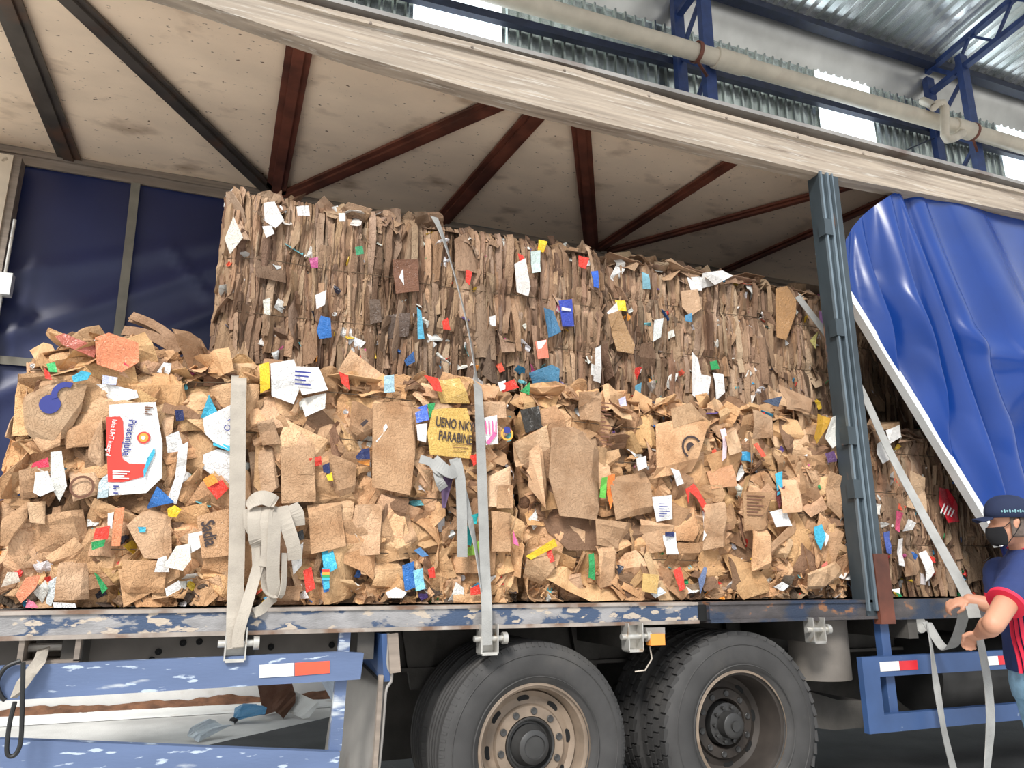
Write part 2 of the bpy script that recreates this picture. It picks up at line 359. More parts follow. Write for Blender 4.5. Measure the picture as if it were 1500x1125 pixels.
q = [P(1352, 148, PY + .1), P(1362, 152, PY - .1), P(1368, 157, PY - .25), P(1374, 152, PY - .28), P(1380, 151, PY - .28), P(1384, 158, PY - .28), P(1384, 180, PY - .28), P(1384, 198, PY - .28), P(1388, 204, PY - .26), P(1398, 202, PY - .2), P(1410, 195, PY - .1)]
m = MB(); m.tube(q, .075, 14); m.build('offset_bend', M['pvc'], t, True)
m = MB(); a = P(1300, 232, 5.93); b = V(colx[1] - .05, 5.68, P(1378, 203, 5.68).z)
m.tube([a, b], .012, 6); tag(m.build('tie_rod', M['darkgirt']), 'thin dark rod slanting across the cladding beside the right lattice column', 'rod')

# ------------------------------------------------------------------ the truck
TR = thing('curtain_sider_trailer', (1.7, 1.2, 0), 'curtain sided truck trailer loaded with cardboard bales, side curtain pulled open', 'truck')
XL, XR = -1.6, 9.0
def part(mb, name, mt, parent=None, smooth=False, label=None):
    o = mb.build(name, mt, parent or TR, smooth)
    if label: o['label'] = label
    return o
# near roof rail, sagging a little
bb = [(-2.2, 4.46), (-.4, 4.38), (.45, 4.285), (1.36, 4.235), (2.02, 4.225), (3.2, 4.23), (3.9, 4.235), (6.05, 4.32), (9, 4.4)]
bt = [(-2.2, 4.56), (.4, 4.555), (1.3, 4.58), (1.92, 4.585), (2.74, 4.545), (3.92, 4.535), (6.1, 4.555), (9, 4.6)]
def li(tb, x):
    for (x0, z0), (x1, z1) in zip(tb, tb[1:]):
        if x <= x1: return z0 + (z1 - z0) * (x - x0) / (x1 - x0)
    return tb[-1][1]
m = MB(); NX = 90; prof = [(0, .02, 0), (0, -.012, .02), (0, -.012, .14), (0, -.0, .16), (0, -.0, .80), (0, -.02, .82), (0, -.02, .88), (0, -.004, .9), (0, -.004, 1.0), (0, .09, 1.0), (0, .09, 0)]
vs = []
for i in range(NX + 1):
    x = -2.2 + 11.2 * i / NX; z0 = li(bb, x); z1 = li(bt, x)
    for (_, y, t_) in prof: vs.append((x, y, z0 + (z1 - z0) * t_))
K = len(prof)
m.add(vs, [(i * K + k, i * K + (k + 1) % K, (i + 1) * K + (k + 1) % K, (i + 1) * K + k) for i in range(NX) for k in range(K)])
rail = part(m, 'roof_rail', M['beam'], label='sagging weathered near side roof rail')
for i in range(16):
    x = .6 + i * .62; m = MB(); m.lathe((x, -.02, li(bt, x) - .045), [(.001, -.008), (.008, -.006), (.010, 0)], 10); part(m, 'rivet', M['farrail'], rail)
# roof skin
m = MB(); m.grid(lambda u, v: (-2.2 + 11.2 * u, .08 + 2.32 * v, 4.60 + .015 * noise.noise((u * 14, v * 4, 0)) - .05 * math.sin(v * math.pi) * 0), 60, 14)
part(m, 'roof_skin', M['roofply'], smooth=True)
m = MB(); m.box((-2.2, 0, 4.61), (9, 2.5, 4.64)); part(m, 'roof_cover', M['flap'])
# far rail
m = MB(); m.box((-2.2, 2.40, 4.46), (9, 2.48, 4.60)); m.box((-2.2, 2.375, 4.535), (9, 2.40, 4.56)); m.box((-2.2, 2.38, 4.45), (9, 2.40, 4.47)); part(m, 'far_roof_rail', M['farrail'])
# roof bows: (near pixel, far pixel)
bows = [((10, 0), (95, 215), 'darkbow', .16), ((105, 0), (385, 270), 'darkbow', .14), ((440, 62), (405, 275), 'rust', .16), ((745, 145), (420, 287), 'rust', .15),
        ((790, 162), (648, 322), 'rust', .16), ((850, 175), (866, 357), 'rust', .14), ((1080, 232), (880, 362), 'rust', .12), ((1245, 272), (905, 364), 'rust', .11), ((1315, 285), (1080, 388), 'rust', .11)]
ZR = 4.57
for a, b, mt, wd in bows:
    p = PZ(*a, ZR); q = PZ(*b, ZR); d = (q - p)
    p2 = p + d * ((.09 - p.y) / d.y); q2 = p + d * ((2.40 - p.y) / d.y)
    m = MB(); m.beam(p2, q2, wd, .02); m.beam(p2 + V(0, 0, -.018), q2 + V(0, 0, -.018), wd * .45, .022); part(m, 'roof_bow', M[mt])
# far curtain: taut, with creases
def fcur(u, v):
    x = -1.95 + 9.9 * u; z = 1.2 + 3.28 * v
    y = 2.42 - .05 * math.sin(v * math.pi)
    s1 = (z - 3.75) - (x + 1.0) * .35; s2 = (z - 3.3) - (x + 1.1) * .55; s3 = (z - 2.75) - (x + 1.3) * .6
    for s, a in ((s1, .02), (s2, .03), (s3, .03)): y -= a * math.exp(-(s / .07) ** 2) * (1 if x < .1 else 0)
    y += .02 * noise.noise((x * 2.2, z * 1.2, 4))
    if x > -.55: y -= .03 * math.exp(-((abs(x + .18) * 1.2 - (z - 3.55)) / .05) ** 2)
    return (x, y, z)
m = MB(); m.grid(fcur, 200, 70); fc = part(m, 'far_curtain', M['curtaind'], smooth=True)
def fpt(px, py, dy=-.03): return P(px, py, 2.42 + dy)
m = MB(); m.ribbon([fpt(199, 268, -.06), fpt(190, 350, -.09), fpt(172, 500, -.09), P(150, 700, 2.34)], (1, 0, 0), .065); part(m, 'curtain_strap', M['tape'], fc)
m = MB(); m.ribbon([V(-1.6, 2.33, fpt(0, 530).z), V(0.2, 2.33, fpt(40, 535).z + .01), V(2, 2.33, fpt(40, 535).z)], (0, 0, 1), .06); part(m, 'curtain_band', M['tape'], fc)
# cream rear door jamb at the left
pa = P(0, 228, 2.30); pb = P(28, 236, 2.30)
m = MB(); m.box((pa.x - .6, 2.22, 1.27), (pb.x - .02, 2.34, pb.z)); jb = part(m, 'rear_jamb', M['cream'])
m = MB(); m.box((pb.x - .02, 2.24, 1.27), (pb.x + .03, 2.36, pb.z)); part(m, 'rear_seal', M['farrail'])
h0 = P(4, 415, 2.18); m = MB(); m.box((h0.x - .05, 2.14, h0.z - .09), (h0.x + .06, 2.22, h0.z + .07)); part(m, 'hinge', M['alu'], jb)
m = MB(); m.tube([V(h0.x - .0, 2.2, h0.z - .4), V(h0.x, 2.2, h0.z + .5)], .012, 8); part(m, 'hinge_bar', M['zinc'], jb)
# deck
m = MB(); m.box((XL, .06, 1.19), (XR, 2.46, 1.26)); part(m, 'deck', M['deckwood'])
def railbox(x0, x1, mt):
    m = MB()
    m.box((x0, .0, 1.165), (x1, .07, 1.25)); o = part(m, 'deck_rail', M[mt])
    m = MB(); m.box((x0, -.012, 1.15), (x1, .10, 1.168)); m.box((x0, -.01, 1.25), (x1, .12, 1.266)); part(m, 'rail_flange', M['decklip'] if mt == 'deckedge' else M[mt], o)
xs = P(1022, 895, 0).x
railbox(XL, xs, 'deckedge'); railbox(xs + .08, 4.04, 'deckrust')
m = MB(); m.box((xs, .03, 1.16), (xs + .08, .1, 1.25)); part(m, 'rail_joint', M['hole'])
m = MB(); m.box((4.04, .03, 1.14), (XR, .14, 1.265)); part(m, 'deck_rail', M['deckrust'])
# pillar
x0, x1 = 3.87, 4.05
m = MB(); m.box((x0, -.01, 1.15), (x1, .10, 4.25)); pil = part(m, 'pillar', M['post'])
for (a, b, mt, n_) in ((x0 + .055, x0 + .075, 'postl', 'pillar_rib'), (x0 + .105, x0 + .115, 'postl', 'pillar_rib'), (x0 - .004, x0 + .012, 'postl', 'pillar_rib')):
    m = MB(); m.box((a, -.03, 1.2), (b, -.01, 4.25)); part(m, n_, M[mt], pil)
m = MB(); m.box((x0 + .08, -.035, 1.12), (x1 + .02, .02, 1.55)); part(m, 'foot_plate', M['rust'], pil)
for z in (3.75, 3.0, 2.25, 1.9):
    m = MB(); m.box((x0 - .02, -.035, z), (x0 + .05, .03, z + .12)); part(m, 'latch_keeper', M['post'], pil)
# chassis
m = MB(); m.box((XL, .78, .90), (XR, .86, 1.16)); m.box((XL, .70, .88), (XR, .95, .90)); part(m, 'chassis_beam', M['chassis'])
m = MB(); m.box((XL, 1.62, .90), (XR, 1.70, 1.16)); part(m, 'chassis_beam', M['chassis'])
m = MB(); m.box((XL, .30, .93), (.72, .32, 1.17)); 
sp = part(m, 'side_plate', M['chassisl'])
for (a, b) in ((232, 955), (268, 942), (292, 940), (268, 970), (291, 970), (397, 948), (486, 945), (222, 967)):
    q = P(a, b, .295); m = MB(); m.lathe(q, [(.001, -.004), (.014, -.004), (.016, .004)], 10); part(m, 'bolt_hole', M['hole'], sp)
for x in [-1.2, -.5, .2, .75, 2.25, 3.5, 4.3, 5.2, 6.2, 7.2]:
    m = MB(); m.box((x - .04, .05, 1.02), (x + .04, 2.4, 1.18)); part(m, 'cross_member', M['chassis'])
m = MB(); a = P(28, 942, .0); b = P(115, 968, .0)
m.box((a.x, -.0, b.z), (a.x + .02, .25, 1.15)); m.box((b.x - .02, 0, b.z), (b.x, .25, 1.15)); m.box((a.x, 0, b.z - .012), (b.x, .25, b.z + .005)); m.box((a.x, .2, b.z), (b.x, .22, b.z + .05))
part(m, 'strap_bracket', M['farrail'])
m = MB(); m.tube([V(a.x, .10, b.z + .05), V(b.x, .10, b.z + .05)], .018, 10); part(m, 'strap_roller', M['zinc'])
# mudflap ahead of the wheels (left)
def flap(u, v):
    y = -.02 + .92 * u; z = 1.14 - .80 * v
    x = .84 - .07 * v + (.03 * math.exp(-((v - .25) / .04) ** 2)) + .03 * math.sin(u * 3 + v * 2)
    return (x - .04 * u, y, z)
m = MB(); m.grid(flap, 14, 30); m2 = MB(); m2.v = m.v
o = part(m, 'mudguard_flap', M['flap'], smooth=True); md = o.modifiers.new('s', 'SOLIDIFY'); md.thickness = .012
p0, p1, p2 = flap(0, 0), flap(0, .22), flap(0, 1)
m = MB(); m.beam((p0[0] + .02, -.03, p0[2]), (p1[0] + .025, -.03, p1[2]), .05, .03, (0, 1, 0)); m.beam((p1[0] - .04, -.02, p1[2] - .01), (p2[0], -.02, p2[2]), .02, .03, (0, 1, 0)); part(m, 'flap_edge', M['farrail'], o)
m = MB(); m.prism([flap(0, 0), flap(0, .27), flap(.95, .12), flap(.95, 0)], (-.03, 0, 0)); part(m, 'flap_bracket', M['guard2'], o)
m = MB(); m.tube([Vector(flap(0, .28)) + V(-.03, -.01, 0), Vector(flap(.95, .13)) + V(-.03, 0, 0)], .008, 6); part(m, 'clamp_rod', M['black'], o)
# wheels
def tyre_mb(c, R, W, lug):
    m = MB(); r0 = .295
    prof = [(r0, -W * .30), (r0 + .02, -W * .38), (.36, -W * .47), (.42, -W * .50), (.47, -W * .485), (R - .018, -W * .445), (R, -W * .39)]
    if not lug:
        for g in (-.24, -.08, .08, .24): prof += [(R + .002, W * (g - .05)), (R - .014, W * (g - .02)), (R - .014, W * (g + .02)), (R + .002, W * (g + .05))]
    prof += [(R, W * .39), (R - .018, W * .445), (.47, W * .485), (.42, W * .5), (.36, W * .47), (r0 + .02, W * .38), (r0, W * .30), (r0 - .02, 0)]
    m.lathe(c, prof, 72, close=True)
    # moulded rings on the sidewall
    for rr in (.345, .455): m.lathe(c, [(rr - .004, -W * .49), (rr, -W * .505), (rr + .004, -W * .49)], 72)
    c = Vector(c)
    if lug:
        n = 46
        for k in range(n):
            for row in range(4):
                an = 2 * math.pi * (k + .5 * (row % 2)) / n; h = .85 * math.pi / n
                ya = -W * .44 + row * W * .225; yb = ya + W * .195
                vs = []
                for rr in (R - .01, R + .014):
                    for (aa, yy) in ((an - h, ya), (an + h, ya + .012), (an + h, yb), (an - h, yb - .012)):
                        vs.append(c + V(rr * math.cos(aa), yy, rr * math.sin(aa)))
                m.add(vs, [(0, 1, 2, 3), (4, 5, 6, 7), (0, 1, 5, 4), (1, 2, 6, 5), (2, 3, 7, 6), (3, 0, 4, 7)])
    else:
        n = 90
        for k in range(n):
            an = 2 * math.pi * k / n
            m.beam(c + V((R - .025) * math.cos(an), -W * .455, (R - .025) * math.sin(an)), c + V((R - .002) * math.cos(an), -W * .40, (R - .002) * math.sin(an)), .012, .006, (0, 1, 0))
    return m
def wheel(cx, cz, dish, rimmat, lug):
    R = .515; W = .29; c = V(cx, .03 + W / 2, cz)
    f = -W * .36; rw = M[rimmat]
    m = MB()
    d = f + dish
    m.lathe(c, [(.300, f - .012), (.312, f - .004), (.306, f + .006), (.285, f + .012), (.272, f + .05), (.268, d * .4), (.262, d - .02), (.235, d), (.20, d - .012), (.19, d - .03), (.14, d - .034), (.132, d - .01), (.12, d + .06), (.001, d + .06)], 64)
    wh = part(m, 'wheel', rw, smooth=True)
    part(tyre_mb(c, R, W, lug), 'tyre', M['tyre'], wh, True)
    part(tyre_mb(c + V(0, .33, 0), R, W, lug), 'tyre', M['tyre'], wh, True)
    n = 10
    for k in range(n):
        an = 2 * math.pi * (k + .3) / n; p = c + V(.166 * math.cos(an), d - .034, .166 * math.sin(an))
        m = MB()
        m.lathe(p, [(.018, .0), (.018, -.004), (.016, -.006), (.001, -.003)], 12); part(m, 'bolt_recess' if dish < .15 else 'wheel_nut', M['hub'], wh)
    for k in range(8):
        an = 2 * math.pi * (k + .15) / 8; ca, sa = math.cos(an), math.sin(an)
        p = c + V(.226 * ca, d - .006, .226 * sa); vs = []
        for q_ in range(16):
            b_ = 2 * math.pi * q_ / 16; rr = .018 * math.cos(b_); tt = .034 * math.sin(b_)
            vs.append(p + V(ca * rr - sa * tt, 0, sa * rr + ca * tt))
        m = MB(); m.prism(vs, (0, .01, 0)); part(m, 'hand_hole', M['hole'], wh)
    m = MB()
    if dish < .15:
        m.lathe(c, [(.136, d - .036), (.130, d - .045), (.122, d - .04), (.112, d - .01), (.104, d - .012), (.10, d - .03), (.085, d - .06), (.082, d - .085), (.070, d - .092), (.058, d - .096), (.054, d - .088), (.001, d - .09)], 40)
    else:
        m.lathe(c, [(.12, d), (.115, d - .05), (.075, d - .06), (.070, d - .12), (.060, d - .128), (.03, d - .13), (.028, d - .14), (.001, d - .14)], 40)
        for k in range(10):
            an = 2 * math.pi * k / 10; m.lathe(c + V(.095 * math.cos(an), d - .055, .095 * math.sin(an)), [(.011, 0), (.011, -.02), (.001, -.022)], 6)
    part(m, 'hub', M['hub'], wh, True)
    m = MB(); m.tube([c + V(0, .0, 0), c + V(0, 2.1, 0)], .07, 12); part(m, 'axle', M['chassis'], wh)
    return wh
wheel(1.645, .56, .10, 'rim', False)
wheel(2.925, .57, .19, 'rimd', True)
m = MB(); m.lathe((2.925, .03 + .145, .57), [(.300, -.1164), (.3135, -.1085), (.309, -.096)], 64); part(m, 'rim_edge', M['rim'], bpy.data.objects['wheel.001'], True)
# leaf springs / brackets between
for x in (1.2, 2.28, 3.45):
    m = MB(); m.prism([(x - .12, .72, 1.16), (x + .12, .72, 1.16), (x + .05, .72, .78), (x - .05, .72, .78)], (0, .03, 0)); part(m, 'spring_hanger', M['chassis'])
# round air tank / curved mudguard right of the wheels
def fend(u, v):
    x = 3.58 + .34 * v; a = u
    return (x, .10 + .55 * u - .10 * math.sin(math.pi * min(1, u * 1)), 0)
m = MB(); pr = []
for k in range(13):
    a = -math.pi * .55 + math.pi * 1.0 * k / 12
    pr.append((3.72 + .20 * math.sin(a), .30 - .20 * math.cos(a)))
vs = [(x, y, z) for z in (.78, 1.14) for x, y in pr]
m.add(vs, [(k, k + 1, 13 + k + 1, 13 + k) for k in range(12)] + [tuple(range(13)), tuple(range(13, 26))])
o = part(m, 'air_tank', M['chassisl'], smooth=True)
m = MB(); m.grid(lambda u, v: (2.925 + (.60 + .25 * v) * math.cos(-.3 + .62 * u) , .05 + .62 * v * 0 + .02, .57 + (.60) * math.sin(-.3 + .62 * u) + .0), 2, 2)
pts = [(3.38, .80), (3.52, .74), (3.95, .62), (4.2, .60), (4.2, .44), (3.9, .44), (3.5, .50), (3.42, .60)]
m = MB(); m.prism([(x, .40, z) for x, z in pts], (0, .5, 0)); part(m, 'rear_mudguard', M['chassis'])
m = MB(); m.box((1.0, 1.5, .25), (XR, 1.55, 1.17)); part(m, 'added_dark_panel', M['chassis'])  # added dark panel, hides the bright wall so the gaps read as shade
# strap winches under the rail
def winch(px, py, s=1):
    q = P(px, py, -.0); x, z = q.x, q.z
    m = MB(); w_ = .04 * s
    m.box((x - w_ - .006, -.05, z - .07 * s), (x - w_, .03, z + .07 * s)); m.box((x + w_, -.05, z - .07 * s), (x + w_ + .006, .03, z + .07 * s))
    m.box((x - w_, -.05, z - .078 * s), (x + w_, .03, z - .064 * s)); m.box((x - w_, .02, z - .07 * s), (x + w_, .03, z + .08 * s))
    o = part(m, 'strap_winch', M['zinc'])
    m = MB(); m.tube([V(x - .075 * s, -.02, z), V(x + .095 * s, -.02, z)], .016, 10); m.tube([V(x + .075 * s, -.02, z), V(x + .1 * s, -.02, z)], .03, 12); part(m, 'spindle', M['zinc'], o, True)
for a in ((345, 942), (713, 935), (925, 932), (1192, 922)): winch(*a)
q = P(958, 936, -.01); m = MB(); m.box((q.x - .045, -.05, q.z - .03), (q.x + .045, .0, q.z + .03)); o = part(m, 'marker_lamp', M['amber'])
m = MB(); m.box((q.x - .06, -.03, q.z + .025), (q.x + .06, .02, q.z + .06)); part(m, 'lamp_bracket', M['flap'], o)
m = MB(); m.tube([P(952, 947, 0), P(955, 965, -.01), P(945, 982, 0), P(930, 984, .02)], .004, 6); part(m, 'lamp_wire', M['strap'], o)
q = P(1357, 916, .02); m = MB(); m.lathe(q + V(0, .06, 0), [(.001, -.02), (.05, -.02), (.055, 0), (.055, .05), (.001, .05)], 20); part(m, 'strap_winch', M['zinc'], None, True)
# side guard, left
GY = -.03
def bar(ptsT, ptsB, name, mt, y=GY, th=.045, parent=None):
    m = MB(); T = [P(a, b, y) for a, b in ptsT]; B = [P(a, b, y) for a, b in ptsB]
    m.prism(T + B[::-1], (0, th, 0)); return part(m, name, mt, parent)
gl = MB(); T = [V(-1.45, GY, P(0, 978, GY).z), P(500, 955, GY), P(533, 957, GY)]; B = [V(-1.45, GY, P(0, 1030, GY).z), P(500, 997, GY), P(528, 995, GY)]
gl.prism(T + B[::-1], (0, .045, 0)); G1 = part(gl, 'side_guard', M['guard'])
bar([(380, 974), (431, 971)], [(380, 993), (431, 990)], 'reflector', M['white_tape'], GY - .004, .003, G1)
bar([(432, 971), (483, 968)], [(432, 990), (483, 986)], 'reflector', M['red_tape'], GY - .004, .003, G1)
m = MB(); m.prism([V(-1.45, GY, P(0, 1083, GY).z + .0), P(0, 1083, GY), P(498, 1102, GY), P(494, 1140, GY), P(0, 1140, GY), V(-1.45, GY, P(0, 1140, GY).z)], (0, .05, 0)); part(m, 'guard_rail', M['guard'], G1)
bar([(498, 925), (514, 925)], [(482, 1100), (500, 1100)], 'guard_post', M['guard'], GY + .05, .04, G1)
m = MB(); m.beam((-1.3, .04, .3), (-1.3, .04, 1.15), .06, .04); part(m, 'guard_post', M['guard'], G1)
# side guard, right
G2y = -.03
g = MB(); p1 = P(1266, 963, G2y); p2 = P(1287, 1074, G2y)
z1, z0 = P(1290, 962, G2y).z, P(1290, 1074, G2y).z; xa = P(1290, 1000, G2y).x; xb = 8.2
xw = P(1266, 1000, G2y).x
g.box((xw, G2y, z0), (xa, G2y + .04, z1)); G2 = part(g, 'side_guard', M['guard2'])
m = MB(); m.box((xa, G2y, z1 - .115), (xb, G2y + .05, z1)); m.box((xa, G2y, z0), (xb, G2y + .05, z0 + .10)); part(m, 'guard_rail', M['guard2'], G2)
for px in (1305, 1500):
    x = P(px, 1000, .02).x; m = MB(); m.box((x - .035, .02, z0 + .05), (x + .035, .07, 1.15)); part(m, 'guard_post', M['guard2'], G2)
for (a, b, mt) in ((1288, 1316, 'white_tape'), (1316, 1343, 'redtape2'), (1437, 1462, 'white_tape'), (1462, 1471, 'redtape2')):
    xA, xB = P(a, 970, G2y).x, P(b, 970, G2y).x
    m = MB(); m.box((xA, G2y - .004, z1 - .085), (xB, G2y - .001, z1 - .03)); part(m, 'reflector', M[mt], G2)
# dark tank behind the right guard
m = MB(); m.lathe((4.9, .65, .72), [(.001, 0), (.26, .01), (.28, .04), (.28, 1.6), (.26, 1.63), (.001, 1.64)], 32, 'X'); part(m, 'fuel_tank', M['hub'], None, True)
# open curtain at the right with its tensioning pole
pole0, pole1 = P(1200, 368, .17), P(1464, 800, -.12)
def polep(t): return pole0.lerp(pole1, t)
topL = [P(1236, 352, .13), P(1262, 318, .12), P(1296, 290, .10), P(1320, 284, .08), P(1345, 288, .05), P(1400, 300, .06), P(1500, 318, .08), P(1620, 345, .1)]
def cat(pts, t):
    n = len(pts) - 1; i = min(n - 1, int(t * n)); f = t * n - i
    p0 = pts[max(0, i - 1)]; p1 = pts[i]; p2 = pts[i + 1]; p3 = pts[min(n, i + 2)]
    return .5 * ((2 * p1) + (p2 - p0) * f + (2 * p0 - 5 * p1 + 4 * p2 - p3) * f * f + (3 * p1 - p0 - 3 * p2 + p3) * f ** 3)
botL = [polep(.13), polep(.40), polep(.70), polep(1.0), polep(1.0) + V(.35, -.05, -.55), polep(1) + V(1.1, -.05, -.6), polep(1) + V(2.1, .0, -.6), polep(1) + V(3.0, .0, -.6)]
import math as mth
def cur(u, v):
    a = cat(topL, u); b = cat(botL, u); p = a.lerp(b, v)
    # sag and folds radiating from the gathered top
    amp = .02 + .16 * mth.sin(min(1, v * 1.25) * mth.pi * .5)
    k = 7.0 * (u ** .85) * 2 * mth.pi + .9 * mth.sin(v * 3 + u * 5)
    fo = mth.sin(k); fo = (abs(fo) ** .7) * (1 if fo > 0 else -1)
    edge = min(1, u * 7) * (1 - (max(0, v - .72) / .28) ** 1.5 * (1 if u < .40 else max(0, 1 - (u - .40) * 8)))
    d = amp * .55 * fo * edge + .07 * noise.noise((u * 5, v * 2.2, 9)) * edge
    cr = 0
    for (u0, v0, du, dv, s_) in ((.62, .38, .25, .05, .05), (.66, .5, .18, -.22, .05), (.25, .55, .12, .35, .035), (.3, .8, .1, .2, .04), (.42, .85, .06, .25, .04)):
        L = mth.hypot(du, dv); t_ = ((u - u0) * du + (v - v0) * dv) / L / L; dist = abs((u - u0) * dv - (v - v0) * du) / L
        if -.6 < t_ < 1.2: cr += s_ * mth.exp(-(dist / .03) ** 2) * mth.cos((t_ - .3) / .9 * mth.pi / 2)
    return p + V(0, -.02 - d - cr * edge, .0) + V(.05 * fo * edge * v, 0, 0)
m = MB(); m.grid(cur, 260, 120); cu = part(m, 'side_curtain', M['curtain'], smooth=True)
m = MB(); m.beam(pole0, pole1, .035, .062, (0, 1, 0)); m.beam(pole0 + V(.02, -.02, .012), pole1 + V(.02, -.02, .012), .02, .02, (0, 1, 0)); part(m, 'tension_pole', M['alu'], cu)
# short side strap ends hanging by the left bracket
t = thing('hanging_strap', P(60, 960, -.04), 'twisted beige strap end hanging from the bracket under the deck at far left', 'strap')
m = MB(); m.ribbon([P(64, 950, .06), P(58, 968, -.06), P(45, 985, -.07), P(32, 1003, -.07), P(20, 1022, -.07)], [V(1, 0, .3), V(.5, .8, .3), V(1, 0, .6), V(1, 0, .6), V(.4, .8, .2)], .045, .004); m.build('webbing', M['strap'], t)
SM = lambda L, k=5: [cat(L, i / (k * (len(L) - 1))) for i in range(k * (len(L) - 1))] + [L[-1]]
m = MB(); m.tube(SM([P(34, 970, -.13), P(33, 1020, -.13), P(31, 1080, -.13), P(25, 1102, -.13), P(15, 1108, -.13), P(10, 1098, -.13), P(14, 1060, -.13), P(22, 1028, -.13)]), .0085, 8); 
tag(m.build('rubber_loop', M['black'], None, True), 'thin black rubber cord loop hanging below the deck at far left', 'cord')
m = MB(); m.tube(SM([P(30, 968, -.05), P(8, 978, -.05), P(-4, 1000, -.05), P(2, 1020, -.05), P(8, 1026, -.05)]), .009, 8)
tag(m.build('elastic_cord', M['black'], None, True), 'short black cord curling off the left edge of the picture below the deck', 'cord')

# ------------------------------------------------------------------ bales
def split(verts, faces, p, a):        # cut every convex face along a line in the sheet's own plane
    ca, sa = math.cos(a), math.sin(a); nx, ny = -sa, ca
    dist = [(v[0] - p[0]) * nx + (v[1] - p[1]) * ny for v in verts]
    new = {}; out = []
    for f in faces:
        ds = [dist[i] for i in f]
        if min(ds) > -1e-5 or max(ds) < 1e-5: out.append(f); continue
        A, B = [], []
        n = len(f)
        for k in range(n):
            i, j = f[k], f[(k + 1) % n]; di, dj = dist[i], dist[j]
            if di >= 0: A.append(i)
            if di <= 0: B.append(i)
            if di * dj < 0:
                key = (min(i, j), max(i, j))
                if key not in new:
                    t = di / (di - dj); vi, vj = verts[i], verts[j]
                    verts.append((vi[0] + (vj[0] - vi[0]) * t, vi[1] + (vj[1] - vi[1]) * t)); dist.append(0.0); new[key] = len(verts) - 1
                A.append(new[key]); B.append(new[key])
        if len(A) > 2: out.append(A)
        if len(B) > 2: out.append(B)
    return out
def sheet(r, w, h, folds, amp, vert=False, crump=0.0, tuck=0.0):
    # outline: a torn rectangle
    o = []
    cs = [(-w / 2, -h / 2), (w / 2, -h / 2), (w / 2, h / 2), (-w / 2, h / 2)]
    for i, (x, y) in enumerate(cs):
        if r.random() < .35:
            c = r.uniform(.15, .4); px, py = cs[i - 1]; qx, qy = cs[(i + 1) % 4]
            o.append((x + (px - x) * c, y + (py - y) * c)); o.append((x + (qx - x) * c, y + (qy - y) * c))
        else: o.append((x + r.uniform(-.1, .1) * w, y + r.uniform(-.1, .1) * h))
    verts = list(o); faces = [list(range(len(o)))]; hf = []
    base = r.choice((0, math.pi / 2)) if not vert else math.pi / 2
    if tuck:
        for (qx, qy, aa) in ((-.5, 0, -math.pi / 2), (.5, 0, math.pi / 2), (0, -.5, 0), (0, .5, math.pi)):
            if r.random() < .75:
                s_ = r.uniform(.62, .88); p = (qx * w * s_, qy * h * s_); a = aa + r.gauss(0, .22)
                faces = split(verts, faces, p, a); nx, ny = -math.sin(a), math.cos(a)
                if nx * -p[0] + ny * -p[1] > 0: nx, ny = -nx, -ny; 
                hf.append((p, nx, ny, -r.uniform(.3, 1.3) * tuck))
    for k in range(folds):
        p = (r.uniform(-.4, .4) * w, r.uniform(-.4, .4) * h)
        a = (base + r.gauss(0, .12)) if r.random() < (.55 if not vert else .9) else r.uniform(0, math.pi)
        faces = split(verts, faces, p, a)
        hf.append((p, -math.sin(a), math.cos(a), r.uniform(-1, 1) * amp))
    z = []
    for v in verts:
        s = 0
        for p, nx, ny, am in hf:
            d = (v[0] - p[0]) * nx + (v[1] - p[1]) * ny
            s += am * max(0, d)
        if crump: s += crump * r.uniform(-1, 1)
        z.append(s)
    mz = sum(z) / len(z)
    return [Vector((v[0], v[1], zz - mz)) for v, zz in zip(verts, z)], faces
def strip(r, w, h):                   # bent sheet edge running upright
    n = max(3, int(h / .05)); vs = []; x = 0; zz = 0; ph = r.uniform(0, 6)
    arch = r.uniform(-.4, .4) * w
    for i in range(n + 1):
        t = i / n; y = (t - .5) * h
        x += r.gauss(0, .0035); zz += r.gauss(0, .004)
        ww = w * (1 - .35 * abs(2 * t - 1) ** 3)
        vs += [Vector((x - ww / 2, y, zz - .3 * w)), Vector((x + arch * .4, y, zz + .25 * w)), Vector((x + ww / 2, y + r.uniform(-.004, .004), zz - .35 * w))]
    fs = []
    for i in range(n):
        for k in range(2): fs.append([i * 3 + k, i * 3 + k + 1, i * 3 + 3 + k + 1, i * 3 + 3 + k])
    return vs, fs
def thick(vs, fs, th=.0035):          # give a sheet its board thickness
    n = len(vs); cnt = {}
    for f in fs:
        for k in range(len(f)):
            e_ = (f[k], f[(k + 1) % len(f)]); cnt[e_] = 1
    rim = [e_ for e_ in cnt if (e_[1], e_[0]) not in cnt]
    v2 = vs + [v - Vector((0, 0, th)) for v in vs]
    f2 = [tuple(f) for f in fs] + [tuple(i + n for i in reversed(f)) for f in fs] + [(b, a, a + n, b + n) for a, b in rim]
    return v2, f2
TAN = [(0.679, 0.418, 0.232), (0.620, 0.372, 0.200), (0.560, 0.332, 0.178), (0.660, 0.393, 0.200), (0.479, 0.286, 0.156), (0.700, 0.449, 0.264), (0.400, 0.235, 0.129), (0.260, 0.148, 0.086), (0.600, 0.377, 0.221), (0.579, 0.342, 0.167)]
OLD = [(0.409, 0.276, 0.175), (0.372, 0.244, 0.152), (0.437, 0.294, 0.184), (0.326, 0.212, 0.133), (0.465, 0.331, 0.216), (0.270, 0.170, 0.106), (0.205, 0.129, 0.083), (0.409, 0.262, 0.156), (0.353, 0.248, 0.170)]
WHITE = [(.80, .79, .77), (.74, .72, .68), (.68, .68, .70), (.78, .76, .70)]
